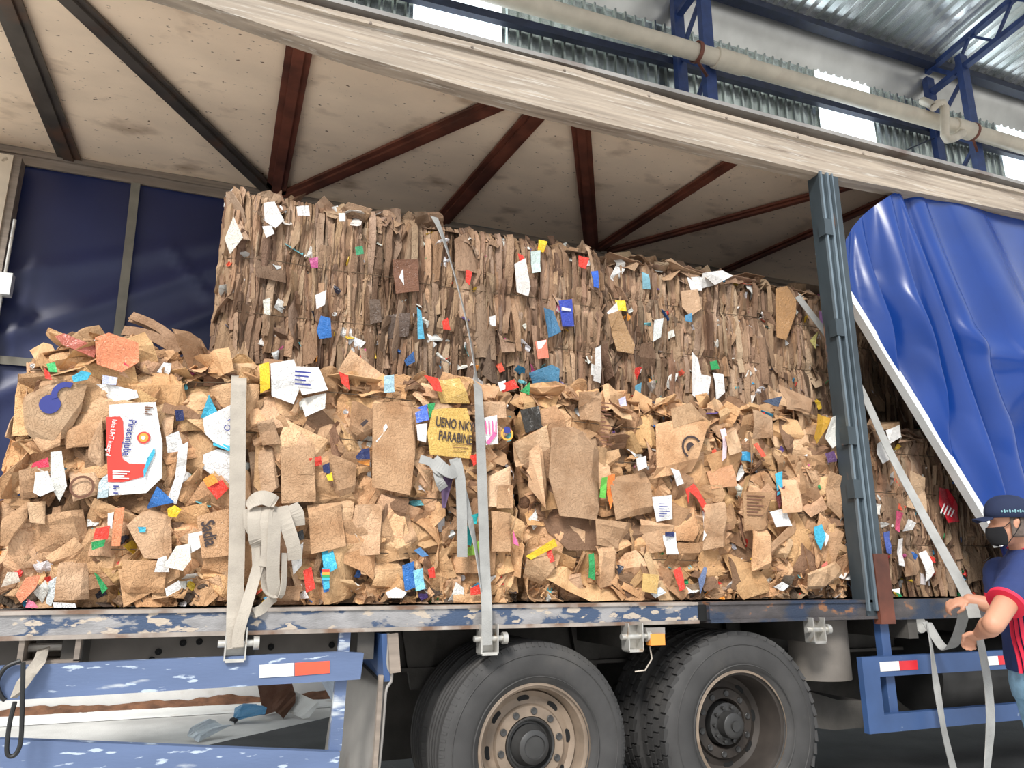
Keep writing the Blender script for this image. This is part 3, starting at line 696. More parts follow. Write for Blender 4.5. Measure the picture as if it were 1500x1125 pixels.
COLS = [(.62, .04, .03), (.70, .10, .05), (.03, .13, .42), (.04, .30, .55), (.02, .28, .10), (.75, .48, .04), (.80, .30, .04), (.10, .06, .22), (.03, .03, .05), (.50, .08, .22), (.15, .5, .55)]
def jit(r, c, a=.17):
    k = 1 + r.uniform(-a, a); return tuple(max(0, min(1, x * k * (1 + r.uniform(-.03, .03)))) for x in c)
def bale(name_lab, x0, x1, y0, y1, z0, z1, seed, style, wires, counts, group='pressed cardboard bales on the trailer deck', shag=.0, leftn=90, topn=110, wlean=0.0):
    r = random.Random(seed)
    T = thing('cardboard_bale', ((x0 + x1) / 2, (y0 + y1) / 2, z0), name_lab, 'bale', group)
    W = x1 - x0; H = z1 - z0; D = y1 - y0
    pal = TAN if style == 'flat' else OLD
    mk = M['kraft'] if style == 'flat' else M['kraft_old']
    # core
    m = MB()
    def face(o, a, b, nu, nv):
        def fn(u, v):
            p = Vector(o) + Vector(a) * u + Vector(b) * v
            return p
        vs = []
        nrm = Vector(a).cross(Vector(b)).normalized()
        for j in range(nv + 1):
            for i in range(nu + 1):
                u, v = i / nu, j / nv; p = fn(u, v); e_ = min(u, 1 - u, v, 1 - v) > .001
                vs.append(p + nrm * ((.025 * noise.noise(p * 14 + Vector((seed, 0, 0))) + .012 * noise.noise(p * 40)) if e_ else 0))
        m.add(vs, [(j * (nu + 1) + i, j * (nu + 1) + i + 1, (j + 1) * (nu + 1) + i + 1, (j + 1) * (nu + 1) + i) for j in range(nv) for i in range(nu)], (.20, .13, .08) if style == 'flat' else (.14, .095, .065))
    g = .07
    a0, a1, b0, b1, c0, c1 = x0 + g, x1 - g, y0 + g, y1 - g, z0 + .01, z1 - g
    nu, nv = int(W / .035), int(H / .035)
    face((a0, b0, c0), (a1 - a0, 0, 0), (0, 0, c1 - c0), nu, nv)
    face((a1, b1, c0), (a0 - a1, 0, 0), (0, 0, c1 - c0), 20, 12)
    face((a0, b1, c0), (0, b0 - b1, 0), (0, 0, c1 - c0), 20, 20)
    face((a1, b0, c0), (0, b1 - b0, 0), (0, 0, c1 - c0), 20, 20)
    face((a0, b0, c1), (a1 - a0, 0, 0), (0, b1 - b0, 0), 40, 16)
    face((a0, b1, c0), (a1 - a0, 0, 0), (0, b0 - b1, 0), 10, 6)
    co = m.build('bale_core', mk, T, False, True)
    pieces = []
    def place(vs, fs, u, v, depth, tx, tz, rot, col, kind, th=.0035, side='front'):
        if style != 'flat' and kind == 'k':     # damp dark staining, heaviest low down
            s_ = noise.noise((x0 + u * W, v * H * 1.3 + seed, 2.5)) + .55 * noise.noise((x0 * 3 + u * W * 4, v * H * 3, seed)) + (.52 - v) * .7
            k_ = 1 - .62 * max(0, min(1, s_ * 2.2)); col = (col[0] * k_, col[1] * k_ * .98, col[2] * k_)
        vs, fs = thick(vs, fs, th)
        Rm = Matrix.Rotation(tx, 3, 'X') @ Matrix.Rotation(tz, 3, 'Y') @ Matrix.Rotation(rot, 3, 'Z')
        out = []; ar = 0
        for p in vs:
            q = Rm @ p
            if side == 'front': w3 = Vector((x0 + u * W + q.x, y0 - depth - q.z, z0 + v * H + q.y))
            elif side == 'left': w3 = Vector((x0 - depth - q.z, y1 - u * D - q.x, z0 + v * H + q.y))
            elif side == 'right': w3 = Vector((x1 + depth + q.z, y0 + u * D + q.x, z0 + v * H + q.y))
            else: w3 = Vector((x0 + u * W + q.x, y0 + v * D + q.y, z1 + depth + q.z))
            if side == 'front':
                for zw in wires:
                    zz = z0 + H * zw
                    w3.y += .028 * math.exp(-((w3.z - zz) / .028) ** 2)
                # rounded silhouette
                eu = max(0, abs((w3.x - x0) / W - .5) * 2 - .9) / .1; ev = max(0, (w3.z - z0) / H - .9) / .1
                w3.y += .05 * min(eu, 1.3) ** 2 + .05 * min(ev, 1.5) ** 2
                if w3.z < z0 + .006: w3.z = z0 + .006 + r.random() * .006
            elif w3.z < z0 + .006: w3.z = z0 + .006
            lx = .035 + .02 * r.random()
            w3.x = min(max(w3.x, x0 - lx + .03), x1 + lx - .03); w3.y = min(w3.y, y1 + .02)
            if w3.y < y0 - .03: w3.y = y0 - .03 + (w3.y - y0 + .03) * .12; w3.z = min(w3.z, z1 + shag + .05 * r.random())
            out.append(w3)
        pieces.append((out, fs, col, kind))
    def szs(lo, hi): 
        a = r.uniform(lo, hi); return a, a * r.uniform(.55, 1.8)
    n0, n1, n2, nc, nw = counts
    if style == 'flat':
        for i in range(n0):
            w_, h_ = szs(.18, .32); vs, fs = sheet(r, w_, h_, r.randint(5, 9), .55, tuck=1, crump=.005)
            place(vs, fs, r.uniform(.02, .98), r.uniform(.04, .96), r.uniform(-.085, -.012), r.gauss(0, .15), r.gauss(0, .15), r.gauss(0, .3), jit(r, r.choice(pal)), 'k')
        for i in range(n1):
            w_, h_ = szs(.08, .19); vs, fs = sheet(r, w_, h_, r.randint(4, 8), .8, tuck=1, crump=.005)
            place(vs, fs, r.uniform(.01, .99), r.uniform(.02, .98), r.uniform(-.06, .0), r.gauss(0, .22), r.gauss(0, .24), r.gauss(0, .5), jit(r, r.choice(pal)), 'k')
        for i in range(n2):
            w_, h_ = szs(.035, .10); vs, fs = sheet(r, w_, h_, r.randint(3, 6), 1.1, crump=.005, tuck=1)
            place(vs, fs, r.uniform(0, 1), r.uniform(.0, 1), r.uniform(-.045, -.005), r.gauss(0, .35), r.gauss(0, .4), r.uniform(0, 3), jit(r, r.choice(pal), .2), 'k')
        for i in range(150):           # crushed litter squeezed out along the foot
            w_, h_ = szs(.02, .07); vs, fs = sheet(r, w_, h_, 4, 1.6, crump=.008)
            place(vs, fs, r.uniform(0, 1), r.uniform(.0, .07), r.uniform(-.05, .0), r.gauss(0, .7), r.gauss(0, .6), r.uniform(0, 3), jit(r, r.choice(pal + OLD + WHITE[:1] + [(.1, .07, .05)] * 5), .25), 'k')
    else:
        for i in range(n0):
            w_ = r.uniform(.08, .2); h_ = r.uniform(.2, .5); vs, fs = sheet(r, w_, h_, r.randint(4, 8), .8, True)
            place(vs, fs, r.uniform(.02, .98), r.uniform(.1, .9), r.uniform(-.06, -.03), r.gauss(0, .06), r.gauss(0, .2), r.gauss(0, .05) + wlean, jit(r, r.choice(pal)), 'k')
        for i in range(n1):
            w_ = r.uniform(.012, .06); h_ = r.uniform(.2, .8); vs, fs = strip(r, w_, h_)
            v = r.uniform(.02, .98)
            place(vs, fs, r.uniform(.0, 1), min(max(v, h_ / 2 / H), 1.02 - h_ / 2 / H), r.uniform(-.05, -.008), r.gauss(0, .04), r.gauss(0, .5), r.gauss(0, .05) + wlean, jit(r, r.choice(pal), .15), 'k', .004)
        for i in range(n2):
            w_ = r.uniform(.02, .07); h_ = w_ * r.uniform(1.2, 4); vs, fs = sheet(r, w_, h_, r.randint(2, 5), 1.0, True, crump=.004, tuck=.8)
            place(vs, fs, r.uniform(0, 1), r.uniform(.0, 1), r.uniform(-.05, -.012), r.gauss(0, .25), r.gauss(0, .4), r.gauss(0, .3), jit(r, r.choice(pal), .2), 'k')
    for i in range(nc):                # printed and coloured bits
        w_, h_ = szs(.018, .055); vs, fs = sheet(r, w_, h_ * 1.4, r.randint(3, 5), 1.2, crump=.005)
        vv = r.uniform(.02, .98) if r.random() < .6 else r.uniform(.0, .25)
        place(vs, fs, r.uniform(0, 1), vv, r.uniform(-.03, .0), r.gauss(0, .3), r.gauss(0, .3), r.uniform(0, 3), jit(r, r.choice(COLS), .2), 'c', .001)
    for i in range(nw):
        w_, h_ = szs(.022, .075); vs, fs = sheet(r, w_, h_ * 1.2, r.randint(3, 6), 1.1, crump=.005)
        place(vs, fs, r.uniform(0, 1), r.uniform(.0, 1), r.uniform(-.035, .0), r.gauss(0, .3), r.gauss(0, .3), r.uniform(0, 3), jit(r, r.choice(WHITE), .06), 'w', .001)
    # ragged top edge
    for i in range(topn):
        w_, h_ = szs(.05, .15); vs, fs = sheet(r, w_, h_, r.randint(3, 6), 1.3, crump=.006)
        u = r.uniform(.0, 1); k_ = r.random()
        col = jit(r, r.choice(pal if k_ < .86 else WHITE if k_ < .94 else COLS), .12)
        place(vs, fs, u, r.uniform(.93, 1.0 + shag), r.uniform(-.20, -.01), r.uniform(-1.2, .4), r.gauss(0, .5), r.uniform(0, 3), col, 'k' if k_ < .86 else 'w' if k_ < .94 else 'c')
    for i in range(70):
        w_, h_ = szs(.12, .3); vs, fs = sheet(r, w_, h_, 3, .5)
        place(vs, fs, r.uniform(.03, .97), r.uniform(.05, .95), r.uniform(-.06, -.02), r.gauss(0, .12), r.gauss(0, .12), r.uniform(0, 3), jit(r, r.choice(pal)), 'k', side='top')
    for sd in ('left', 'right'):
        for i in range(leftn):
            w_, h_ = szs(.08, .24); vs, fs = sheet(r, w_, h_, 4, .7)
            place(vs, fs, r.uniform(.03, .97), r.uniform(.05, .98), r.uniform(-.07, -.02), r.gauss(0, .22), r.gauss(0, .22), r.uniform(0, 3), jit(r, r.choice(pal)), 'k', side=sd)
    def area(pc):
        o, fs = pc[0], pc[1]; xs_ = [p.x for p in o]; zs_ = [p.z for p in o]
        return (max(xs_) - min(xs_)) * (max(zs_) - min(zs_))
    for kind, nm, cap, mt in (('k', 'cardboard_sheet', 95, mk), ('w', 'paper_scrap', 80, M['film']), ('c', 'printed_scrap', 90, M['film'])):
        L = sorted([p for p in pieces if p[3] == kind], key=area, reverse=True)
        if kind == 'k':                # front pieces first
            L.sort(key=lambda p: (p[0][0].y > y0 + .12, -area(p)))
        for pc in L[:cap]:
            m = MB(); m.add(pc[0], pc[1], pc[2]); m.build(nm, mt, T, False, True)
        if L[cap:]:
            m = MB()
            for pc in L[cap:]: m.add(pc[0], pc[1], pc[2])
            o = m.build('crushed_cardboard' if kind == 'k' else 'crushed_scraps', mt, T, False, True); o['kind'] = 'stuff'
    for zw in wires:
        z = z0 + H * zw; m = MB(); pts = []
        for i in range(41):
            u = i / 40; pts.append(V(x0 + .03 + (W - .06) * u, y0 + .004 - .012 * math.sin(u * math.pi * 7 + zw * 20) * .6 + .04 * (abs(u * 2 - 1) ** 14), z + .006 * math.sin(u * 9 + zw * 31) + .01 * noise.noise((u * 6, zw * 9, seed))))
        pts = [V(x0 + .01, y1 - .1, z), V(x0 + .01, y0 + .1, z)] + pts + [V(x1 - .01, y0 + .1, z), V(x1 - .01, y1 - .1, z)]
        m.tube(pts, .0028, 5); m.build('baling_wire', M['wire'], T)
    return T
ZD = 1.266
# per bale: x0 x1 y0 y1 z0 z1
A = bale('lower left cardboard bale with the white and red milk carton on its face', -.87, 1.58, .13, 1.20, ZD, 2.42, 11, 'flat', (.22, .47, .72, .93), (170, 300, 260, 110, 90), shag=.02)
B = bale('lower middle cardboard bale between the second strap and the steel pillar', 1.65, 3.96, .16, 1.22, ZD, 2.46, 12, 'flat', (.20, .45, .68, .86), (160, 290, 240, 70, 60))
Cb = bale('lower right cardboard bale beyond the pillar, behind the man', 4.08, 6.1, .26, 1.30, ZD, 2.46, 13, 'upright', (.3, .6, .85), (60, 500, 260, 60, 60))
Dz = 2.54
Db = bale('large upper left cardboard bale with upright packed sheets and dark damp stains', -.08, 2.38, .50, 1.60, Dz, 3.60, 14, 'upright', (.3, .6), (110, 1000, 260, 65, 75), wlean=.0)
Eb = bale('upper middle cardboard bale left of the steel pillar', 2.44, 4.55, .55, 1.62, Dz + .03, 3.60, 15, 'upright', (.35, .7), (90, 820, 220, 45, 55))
Fb = bale('shaded upper right cardboard bale partly hidden behind the slanted white pole', 4.75, 6.9, .75, 1.8, Dz + .03, 3.55, 16, 'upright', (.4, .7), (40, 420, 90, 20, 20), leftn=60, topn=60)

def heap(T, xa, xb, ya, yb, za, zb, n, seed, mk, pal):
    r = random.Random(seed); big = MB()
    for i in range(n):
        a = r.uniform(.06, .17); vs, fs = sheet(r, a, a * r.uniform(.6, 1.5), r.randint(4, 7), 1.2, crump=.006, tuck=1)
        vs, fs = thick(vs, fs)
        Rm = Matrix.Rotation(r.uniform(.6, 2.2), 3, 'X') @ Matrix.Rotation(r.gauss(0, .6), 3, 'Z') @ Matrix.Rotation(r.uniform(0, 3), 3, 'Z')
        t = r.random(); z = za + (zb - za) * t * r.random(); c_ = Vector((r.uniform(xa, xb), r.uniform(ya, yb), z))
        vs = [Rm @ v + c_ for v in vs]
        m = MB() if i < 40 else big; m.add(vs, fs, jit(r, r.choice(pal), .12))
        if i < 40: m.build('crumpled_flap', mk, T, False, True)
    if big.v: o = big.build('crumpled_flaps', mk, T, False, True); o['kind'] = 'stuff'
heap(A, -.78, .10, .16, .5, 2.40, 2.56, 110, 3, M['kraft'], TAN)
heap(A, .2, 1.5, .14, .45, 2.38, 2.46, 70, 4, M['kraft'], TAN)
heap(B, 1.75, 3.8, .16, .5, 2.42, 2.50, 130, 5, M['kraft'], TAN)
heap(Eb, 2.55, 4.3, .6, .9, 3.56, 3.66, 70, 6, M['kraft_old'], OLD)
heap(Db, .05, 2.2, .56, .8, 3.56, 3.64, 60, 7, M['kraft_old'], OLD)

# ------------------------------------------------------------------ scraps one can recognise on the bales
def patch(T, pts, Y, col, name='printed_scrap', label=None, folds=2, amp=.35, mt='kraft', th=.004, seed=None):
    r = random.Random(seed if seed is not None else int(pts[0][0] * 7 + pts[0][1]))
    W3 = [P(a, b, Y) for a, b in pts]; cx = sum(p.x for p in W3) / len(W3); cz = sum(p.z for p in W3) / len(W3)
    vv = [(p.x - cx, p.z - cz) for p in W3]
    ar = sum(vv[i][0] * vv[(i + 1) % len(vv)][1] - vv[(i + 1) % len(vv)][0] * vv[i][1] for i in range(len(vv)))
    if ar < 0: vv = vv[::-1]
    fs = [list(range(len(vv)))]; hf = []; S = max(abs(v[0]) + abs(v[1]) for v in vv)
    for k in range(folds):
        p = (r.uniform(-.4, .4) * S, r.uniform(-.4, .4) * S); a = r.uniform(0, math.pi)
        if len(vv) > 0: fs = split(vv, fs, p, a)
        hf.append((p, -math.sin(a), math.cos(a), r.uniform(-1, 1) * amp))
    if col in (K1, K2, K3, K4):
        pl0 = list(vv[:len(pts)])
        for k in range(len(pl0)):
            if r.random() < .65:
                a_ = pl0[k]; b_ = pl0[(k + 1) % len(pl0)]; an = math.atan2(b_[1] - a_[1], b_[0] - a_[0]) + r.gauss(0, .12); md_ = ((a_[0] + b_[0]) / 2 * r.uniform(.6, .85), (a_[1] + b_[1]) / 2 * r.uniform(.6, .85))
                fs = split(vv, fs, md_, an); nx, ny = -math.sin(an), math.cos(an)
                if -nx * md_[0] - ny * md_[1] > 0: nx, ny = -nx, -ny
                hf.append((md_, nx, ny, -r.uniform(.4, 1.2)))
        k_ = r.uniform(.66, 1.08); q_ = r.uniform(-.04, .05); col = (col[0] * k_, col[1] * k_ * (1 - q_), col[2] * k_ * (1 - 2.5 * q_))
    out = []
    for v in vv:
        s_ = sum(am * max(0, (v[0] - p[0]) * nx + (v[1] - p[1]) * ny) for p, nx, ny, am in hf)
        out.append(Vector((v[0], v[1], max(-.06, min(.02, s_)))))
    v2, f2 = thick(out, fs, th)
    m = MB(); m.add([V(cx + v.x, Y - v.z, cz + v.y) for v in v2], f2, col)
    o = m.build(name, M[mt], T, False, True)
    if label: o['label'] = label
    return o
def txt(parent, s, px, py, hgt, rot, Y, mt, name='lettering', sx=1.0, bold=0.0):
    cu_ = bpy.data.curves.new('t', 'FONT'); cu_.body = s; cu_.align_x = 'CENTER'; cu_.align_y = 'CENTER'; cu_.size = 1; cu_.extrude = .004; cu_.offset = bold
    ob = bpy.data.objects.new('t', cu_); C.objects.link(ob)
    bpy.context.view_layer.update()
    me = bpy.data.meshes.new_from_object(ob.evaluated_get(bpy.context.evaluated_depsgraph_get()))
    c_ = P(px, py, Y); ca, sa = math.cos(rot), math.sin(rot); m = MB()
    k = hgt / .72
    vs = [V(c_.x + (v.co.x * sx * ca - v.co.y * sa) * k, Y - v.co.z * k * .3, c_.z + (v.co.x * sx * sa + v.co.y * ca) * k) for v in me.vertices]
    m.add(vs, [tuple(p.vertices) for p in me.polygons])
    bpy.data.objects.remove(ob); bpy.data.curves.remove(cu_); bpy.data.meshes.remove(me)
    return m.build(name, M[mt], parent)
def disc(parent, px, py, r0, r1, Y, mt, name='emblem', a0=0, a1=2 * math.pi):
    c_ = P(px, py, Y); n = 28; vs = []
    for k in range(n + 1):
        a = a0 + (a1 - a0) * k / n
        for rr in (r0, r1): vs += [c_ + V(rr * math.cos(a), 0, rr * math.sin(a)), c_ + V(rr * math.cos(a), .003, rr * math.sin(a))]
    m = MB(); m.add(vs, [(4 * k, 4 * k + 2, 4 * k + 6, 4 * k + 4) for k in range(n)] + [(4 * k + 1, 4 * k + 3, 4 * k + 7, 4 * k + 5) for k in range(n)] + [(4 * k + 2, 4 * k + 3, 4 * k + 7, 4 * k + 6) for k in range(n)])
    return m.build(name, M[mt], parent)
def bars(parent, x0, y0, x1, y1, n, Y, mt, name='printed_lines', wpx=1.6):
    m = MB()
    for k in range(n):
        y = y0 + (y1 - y0) * k / (n - 1); a = P(x0, y, Y); b = P(x1 - (k * 37 % 11), y + 1, Y); t_ = wpx / 270
        m.box((a.x, Y - .001, a.z - t_ / 2), (b.x, Y + .001, a.z + t_ / 2))
    return m.build(name, M[mt], parent)
K1, K2, K3, K4 = (.67, .42, .25), (.59, .36, .205), (.70, .465, .285), (.39, .235, .135)
WH, RD, OR, YL = (.84, .82, .80), (.74, .05, .03), (.85, .30, .05), (.85, .58, .03)
BL, CY, GR, NV, PK, PU = (.03, .15, .45), (.06, .45, .65), (.03, .33, .10), (.02, .03, .12), (.8, .15, .35), (.12, .06, .16)
YA = .075
def pa(pts, col, label=None, Y=YA, T=A, **k):
    nm = 'paper_scrap' if col == WH else ('cardboard_sheet' if col in (K1, K2, K3, K4) else 'printed_scrap')
    return patch(T, pts, Y, col, k.pop('name', nm), label, mt=k.pop('mt', 'kraft' if nm == 'cardboard_sheet' else 'film'), **k)
# the milk carton
ct = pa([(160, 593), (196, 590), (228, 589), (238, 650), (237, 700), (214, 722), (160, 726)], WH, 'white and red printed milk carton', .070, name='printed_carton', folds=0)
m = MB(); w_ = [(155, 611), (176, 610), (180, 616), (181, 640), (177, 660), (180, 673), (190, 679), (218, 680), (210, 698), (196, 702), (180, 706), (158, 706)]
m.prism([P(a, b, .066) for a, b in w_], (0, .003, 0)); m.build('red_band', M['inkred'], ct)
txt(ct, 'Piracanjuba', 189, 641, .034, -math.pi / 2 - .05, .064, 'inkblue', bold=.012, sx=.80)
txt(ct, 'leite UHT integral', 163, 641, .021, -math.pi / 2 - .05, .060, 'inkwhite', sx=.8)
disc(ct, 210, 641, 0, .021, .064, 'inkorange'); disc(ct, 210.5, 641, .021, .028, .064, 'inkred'); disc(ct, 210, 641, 0, .009, .062, 'inkwhite')
bars(ct, 165, 690, 190, 700, 4, .062, 'inkwhite'); bars(ct, 212, 596, 224, 606, 4, .064, 'inkbrown'); bars(ct, 166, 712, 174, 722, 4, .064, 'inkblue')
pa([(216, 672), (226, 655), (227, 664), (217, 684), (211, 700), (210, 690)], CY, Y=.062)
# logo sheet
ls = pa([(32, 578), (70, 562), (128, 562), (118, 600), (95, 640), (60, 650), (28, 628)], K3, 'tan sheet with blue round print', .074, folds=1, amp=.1)
disc(ls, 73, 592, 0, .043, .066, 'inkblue'); disc(ls, 97, 578, .035, .060, .064, 'inkblue', 'emblem', 1.2, 3.6)
pa([(45, 640), (90, 625), (88, 652), (60, 662)], K1); pa([(88, 625), (150, 615), (152, 652), (95, 656)], K2)
pa([(136, 560), (155, 562), (200, 572), (203, 582), (170, 590), (140, 578)], WH, folds=4, amp=.8)
pa([(140, 580), (200, 588), (196, 606), (150, 600)], K2)
for p_, c_ in (([(297, 614), (342, 592), (342, 662), (312, 648), (300, 636)], WH), ([(298, 665), (318, 658), (342, 662), (342, 714), (318, 700), (296, 684)], WH),
               ([(262, 655), (276, 648), (272, 690), (258, 738), (244, 732), (256, 700)], WH), ([(243, 640), (262, 632), (270, 660), (245, 662)], WH), ([(213, 744), (230, 712), (256, 736)], BL),
               ([(294, 612), (306, 579), (320, 606), (308, 612)], CY), ([(256, 602), (268, 600), (270, 615), (258, 617)], NV), ([(297, 702), (312, 693), (320, 706), (304, 714)], OR), ([(303, 714), (325, 702), (335, 716), (318, 732)], RD),
               ([(80, 492), (93, 487), (142, 508), (138, 524), (92, 505)], (.45, .12, .08)), ([(140, 496), (160, 489), (203, 503), (204, 530), (178, 545), (142, 534)], (.80, .28, .14)), ([(168, 508), (197, 515), (192, 538), (168, 530)], (.75, .06, .10)),
               ([(138, 498), (152, 494), (156, 512), (142, 512)], WH), ([(68, 533), (80, 530), (84, 545), (72, 545)], (.08, .5, .16)), ([(64, 538), (72, 545), (76, 556), (66, 554)], RD), ([(105, 552), (120, 543), (134, 546), (128, 556), (108, 560)], CY),
               ([(150, 548), (172, 552), (170, 564), (150, 562)], (.55, .58, .75)), ([(48, 678), (70, 670), (72, 684), (44, 686)], (.65, .04, .09)), ([(52, 692), (70, 690), (80, 718), (60, 728), (50, 722)], WH), ([(74, 662), (90, 660), (98, 712), (86, 734), (74, 712)], (.72, .71, .66)),
               ([(144, 706), (155, 690), (160, 700), (158, 728), (142, 730)], (.45, .55, .6)), ([(245, 745), (256, 740), (266, 746), (258, 758), (246, 756)], YL), ([(140, 774), (161, 770), (158, 790), (136, 790)], RD), ([(134, 794), (155, 790), (152, 800), (134, 806)], GR),
               ([(156, 746), (166, 742), (164, 775), (158, 770)], WH), ([(168, 745), (182, 742), (176, 800), (163, 800)], (.66, .24, .11)), ([(202, 772), (214, 772), (213, 780), (204, 780)], CY), ([(276, 782), (296, 778), (298, 800), (276, 812)], WH), ([(258, 800), (278, 796), (280, 820), (268, 836), (240, 830)], (.80, .74, .64)),
               ([(232, 818), (244, 814), (248, 838), (226, 838)], WH), ([(242, 862), (262, 850), (266, 862), (244, 874)], WH), ([(22, 872), (38, 846), (60, 842), (52, 862), (30, 884)], (.72, .26, .14)), ([(66, 884), (72, 852), (84, 844), (86, 860), (74, 888)], (.70, .76, .78)),
               ([(48, 868), (66, 850), (72, 862), (60, 884)], (.6, .6, .56)), ([(138, 838), (144, 842), (158, 862), (150, 870)], GR), ([(380, 534), (394, 530), (396, 568), (382, 574)], YL), ([(396, 534), (430, 528), (442, 562), (430, 592), (398, 580)], WH),
               ([(428, 532), (468, 536), (480, 572), (442, 580)], WH), ([(440, 582), (478, 576), (476, 598), (448, 610)], (.74, .70, .64)), ([(496, 545), (510, 550), (512, 572), (500, 562)], RD), ([(562, 552), (576, 550), (578, 574), (562, 576)], (.45, .65, .75)),
               ([(624, 546), (642, 552), (648, 574), (636, 572)], RD), ([(550, 610), (564, 614), (568, 626), (552, 648), (548, 640), (556, 626)], WH), ([(520, 670), (530, 658), (541, 656), (542, 672), (524, 674)], NV), ([(522, 676), (542, 674), (541, 682), (530, 680)], OR),
               ([(608, 598), (626, 592), (627, 616), (610, 620)], (.08, .16, .60)), ([(610, 622), (626, 620), (624, 648), (612, 645)], WH), ([(626, 592), (637, 590), (635, 606), (630, 612)], GR), ([(736, 562), (752, 556), (760, 568), (738, 574)], RD), ([(730, 560), (742, 556), (740, 570), (732, 574)], WH),
               ([(764, 572), (776, 560), (776, 578)], GR), ([(688, 668), (700, 664), (699, 678), (692, 684)], RD), ([(452, 672), (470, 668), (472, 680), (458, 684)], RD), ([(472, 682), (482, 678), (484, 694), (474, 692)], NV), ([(478, 696), (486, 692), (488, 704), (480, 704)], YL),
               ([(472, 808), (488, 802), (494, 832), (484, 838), (474, 830)], CY), ([(470, 830), (480, 832), (482, 866), (474, 868)], BL), ([(444, 836), (456, 830), (462, 862), (448, 868)], RD), ([(426, 812), (444, 794), (442, 828), (430, 842)], WH), ([(590, 828), (606, 822), (610, 860), (594, 866)], BL),
               ([(604, 836), (618, 832), (622, 862), (608, 866)], (.25, .6, .75)), ([(626, 834), (636, 830), (638, 846), (628, 846)], RD), ([(606, 806), (616, 802), (628, 814), (618, 816)], (.08, .2, .4)), ([(690, 862), (702, 856), (704, 870), (690, 872)], RD), ([(688, 755), (700, 752), (698, 768), (690, 766)], (.03, .5, .52)),
               ([(684, 770), (694, 776), (690, 800), (682, 796)], (.03, .5, .52)), ([(684, 804), (704, 790), (704, 812), (686, 814)], (.3, .55, .08)), ([(752, 776), (758, 792), (760, 800), (752, 796)], PK), ([(566, 868), (580, 860), (596, 868), (590, 876), (570, 876)], WH), ([(434, 780), (444, 776), (446, 790), (436, 792)], (.04, .04, .04)),
               ([(12, 838), (2, 860), (30, 852), (26, 838)], (.70, .60, .50)), ([(38, 878), (50, 882), (56, 890), (36, 890)], (.75, .2, .3)), ([(78, 882), (110, 884), (112, 890), (80, 890)], (.7, .7, .7))):
    r_ = random.Random(p_[0][0]); pa(p_, c_, Y=YA - r_.uniform(0, .02), folds=3, amp=.5)
bars(A, 432, 544, 456, 562, 4, .045, 'inkblue', 'printed_lines', 2.2)
m = MB(); m.prism([P(a, b, .05) for a, b in ((313, 646), (342, 655), (342, 663), (312, 652))], (0, .004, 0)); m.build('printed_scrap', M['inkcyan'], A)
txt(A, 'AS\nO', 337, 622, .03, -.6, .045, 'inkblue')
# plain big sheets
for p_, c_ in (([(545, 592), (608, 586), (612, 620), (604, 690), (600, 726), (544, 714)], K2), ([(516, 586), (545, 600), (556, 625), (532, 644), (513, 628)], K4), ([(150, 610), (154, 700), (130, 705), (128, 660)], K1), ([(232, 592), (256, 596), (252, 640), (238, 652)], K1), ([(218, 706), (262, 662), (258, 700), (240, 728)], K1),
               ([(100, 690), (145, 684), (150, 722), (108, 735)], K1), ([(28, 690), (56, 684), (54, 728), (28, 730)], K1), ([(2, 760), (40, 734), (40, 760), (12, 800), (2, 800)], K1), ([(40, 736), (66, 734), (66, 768), (44, 765)], K3), ([(86, 824), (128, 820), (130, 878), (80, 880)], K1), ([(30, 760), (120, 745), (128, 790), (110, 815), (50, 822)], K2),
               ([(186, 770), (212, 745), (250, 748), (252, 820), (212, 818)], K1), ([(180, 820), (245, 822), (240, 868), (178, 868)], K2), ([(365, 660), (400, 655), (410, 712), (372, 740)], K1), ([(410, 655), (460, 652), (462, 735), (412, 738)], K2), ([(480, 664), (522, 680), (520, 720), (488, 730)], K1), ([(560, 760), (600, 740), (612, 790), (580, 822), (556, 812)], K2),
               ([(520, 740), (560, 738), (556, 812), (512, 815)], K1), ([(712, 700), (748, 682), (750, 745), (714, 742)], K3), ([(728, 712), (752, 710), (750, 744), (726, 745)], K2), ([(720, 748), (748, 752), (746, 808), (718, 808)], K1), ([(362, 598), (385, 596), (392, 620), (366, 625)], K1), ([(376, 620), (400, 614), (412, 650), (385, 652)], K1),
               ([(450, 740), (500, 735), (506, 800), (455, 812)], K1), ([(640, 555), (675, 552), (690, 590), (650, 588)], (.62, .40, .12)), ([(700, 590), (740, 588), (742, 612), (708, 612)], K1), ([(395, 860), (440, 858), (438, 880), (392, 880)], K4)):
    pa(p_, c_, Y=YA + .008, folds=8, amp=.45)
for b_ in ((120, 713),):
    o = disc(A, b_[0], b_[1], .040, .050, .058, 'inkbrown'); o.scale = (1, 1, 1)
us = pa([(634, 600), (660, 597), (684, 598), (692, 625), (690, 672), (630, 666), (626, 634)], (.66, .42, .11), 'yellow brown sheet with bold black lettering', .066, folds=0)
txt(us, 'UENO NKYL\nPARABINE', 668, 632, .052, -.08, .060, 'ink', bold=.018, sx=.58)
bars(us, 663, 650, 690, 660, 3, .060, 'inkbrown', 'printed_lines', .9)
sd = pa([(288, 757), (318, 748), (340, 744), (338, 814), (296, 818)], (.53, .30, .155), 'brown carton panel with dark lettering', .066, folds=0)
txt(sd, 'Sadia', 306, 781, .058, -math.radians(76), .060, 'ink', bold=.02, sx=.72)
hd = pa([(709, 612), (728, 608), (730, 650), (712, 652)], WH, Y=.06, folds=0)
for k in range(4):
    m = MB(); m.beam(P(713 + k * 4.5, 636, .054), P(711 + k * 5.2, 616, .054), .006, .003, (0, 1, 0)); m.build('pink_print', M['inkpink'], hd)
m = MB(); m.beam(P(714, 650, .054), P(726, 634, .054), .02, .003, (0, 1, 0)); m.build('pink_print', M['inkpink'], hd)
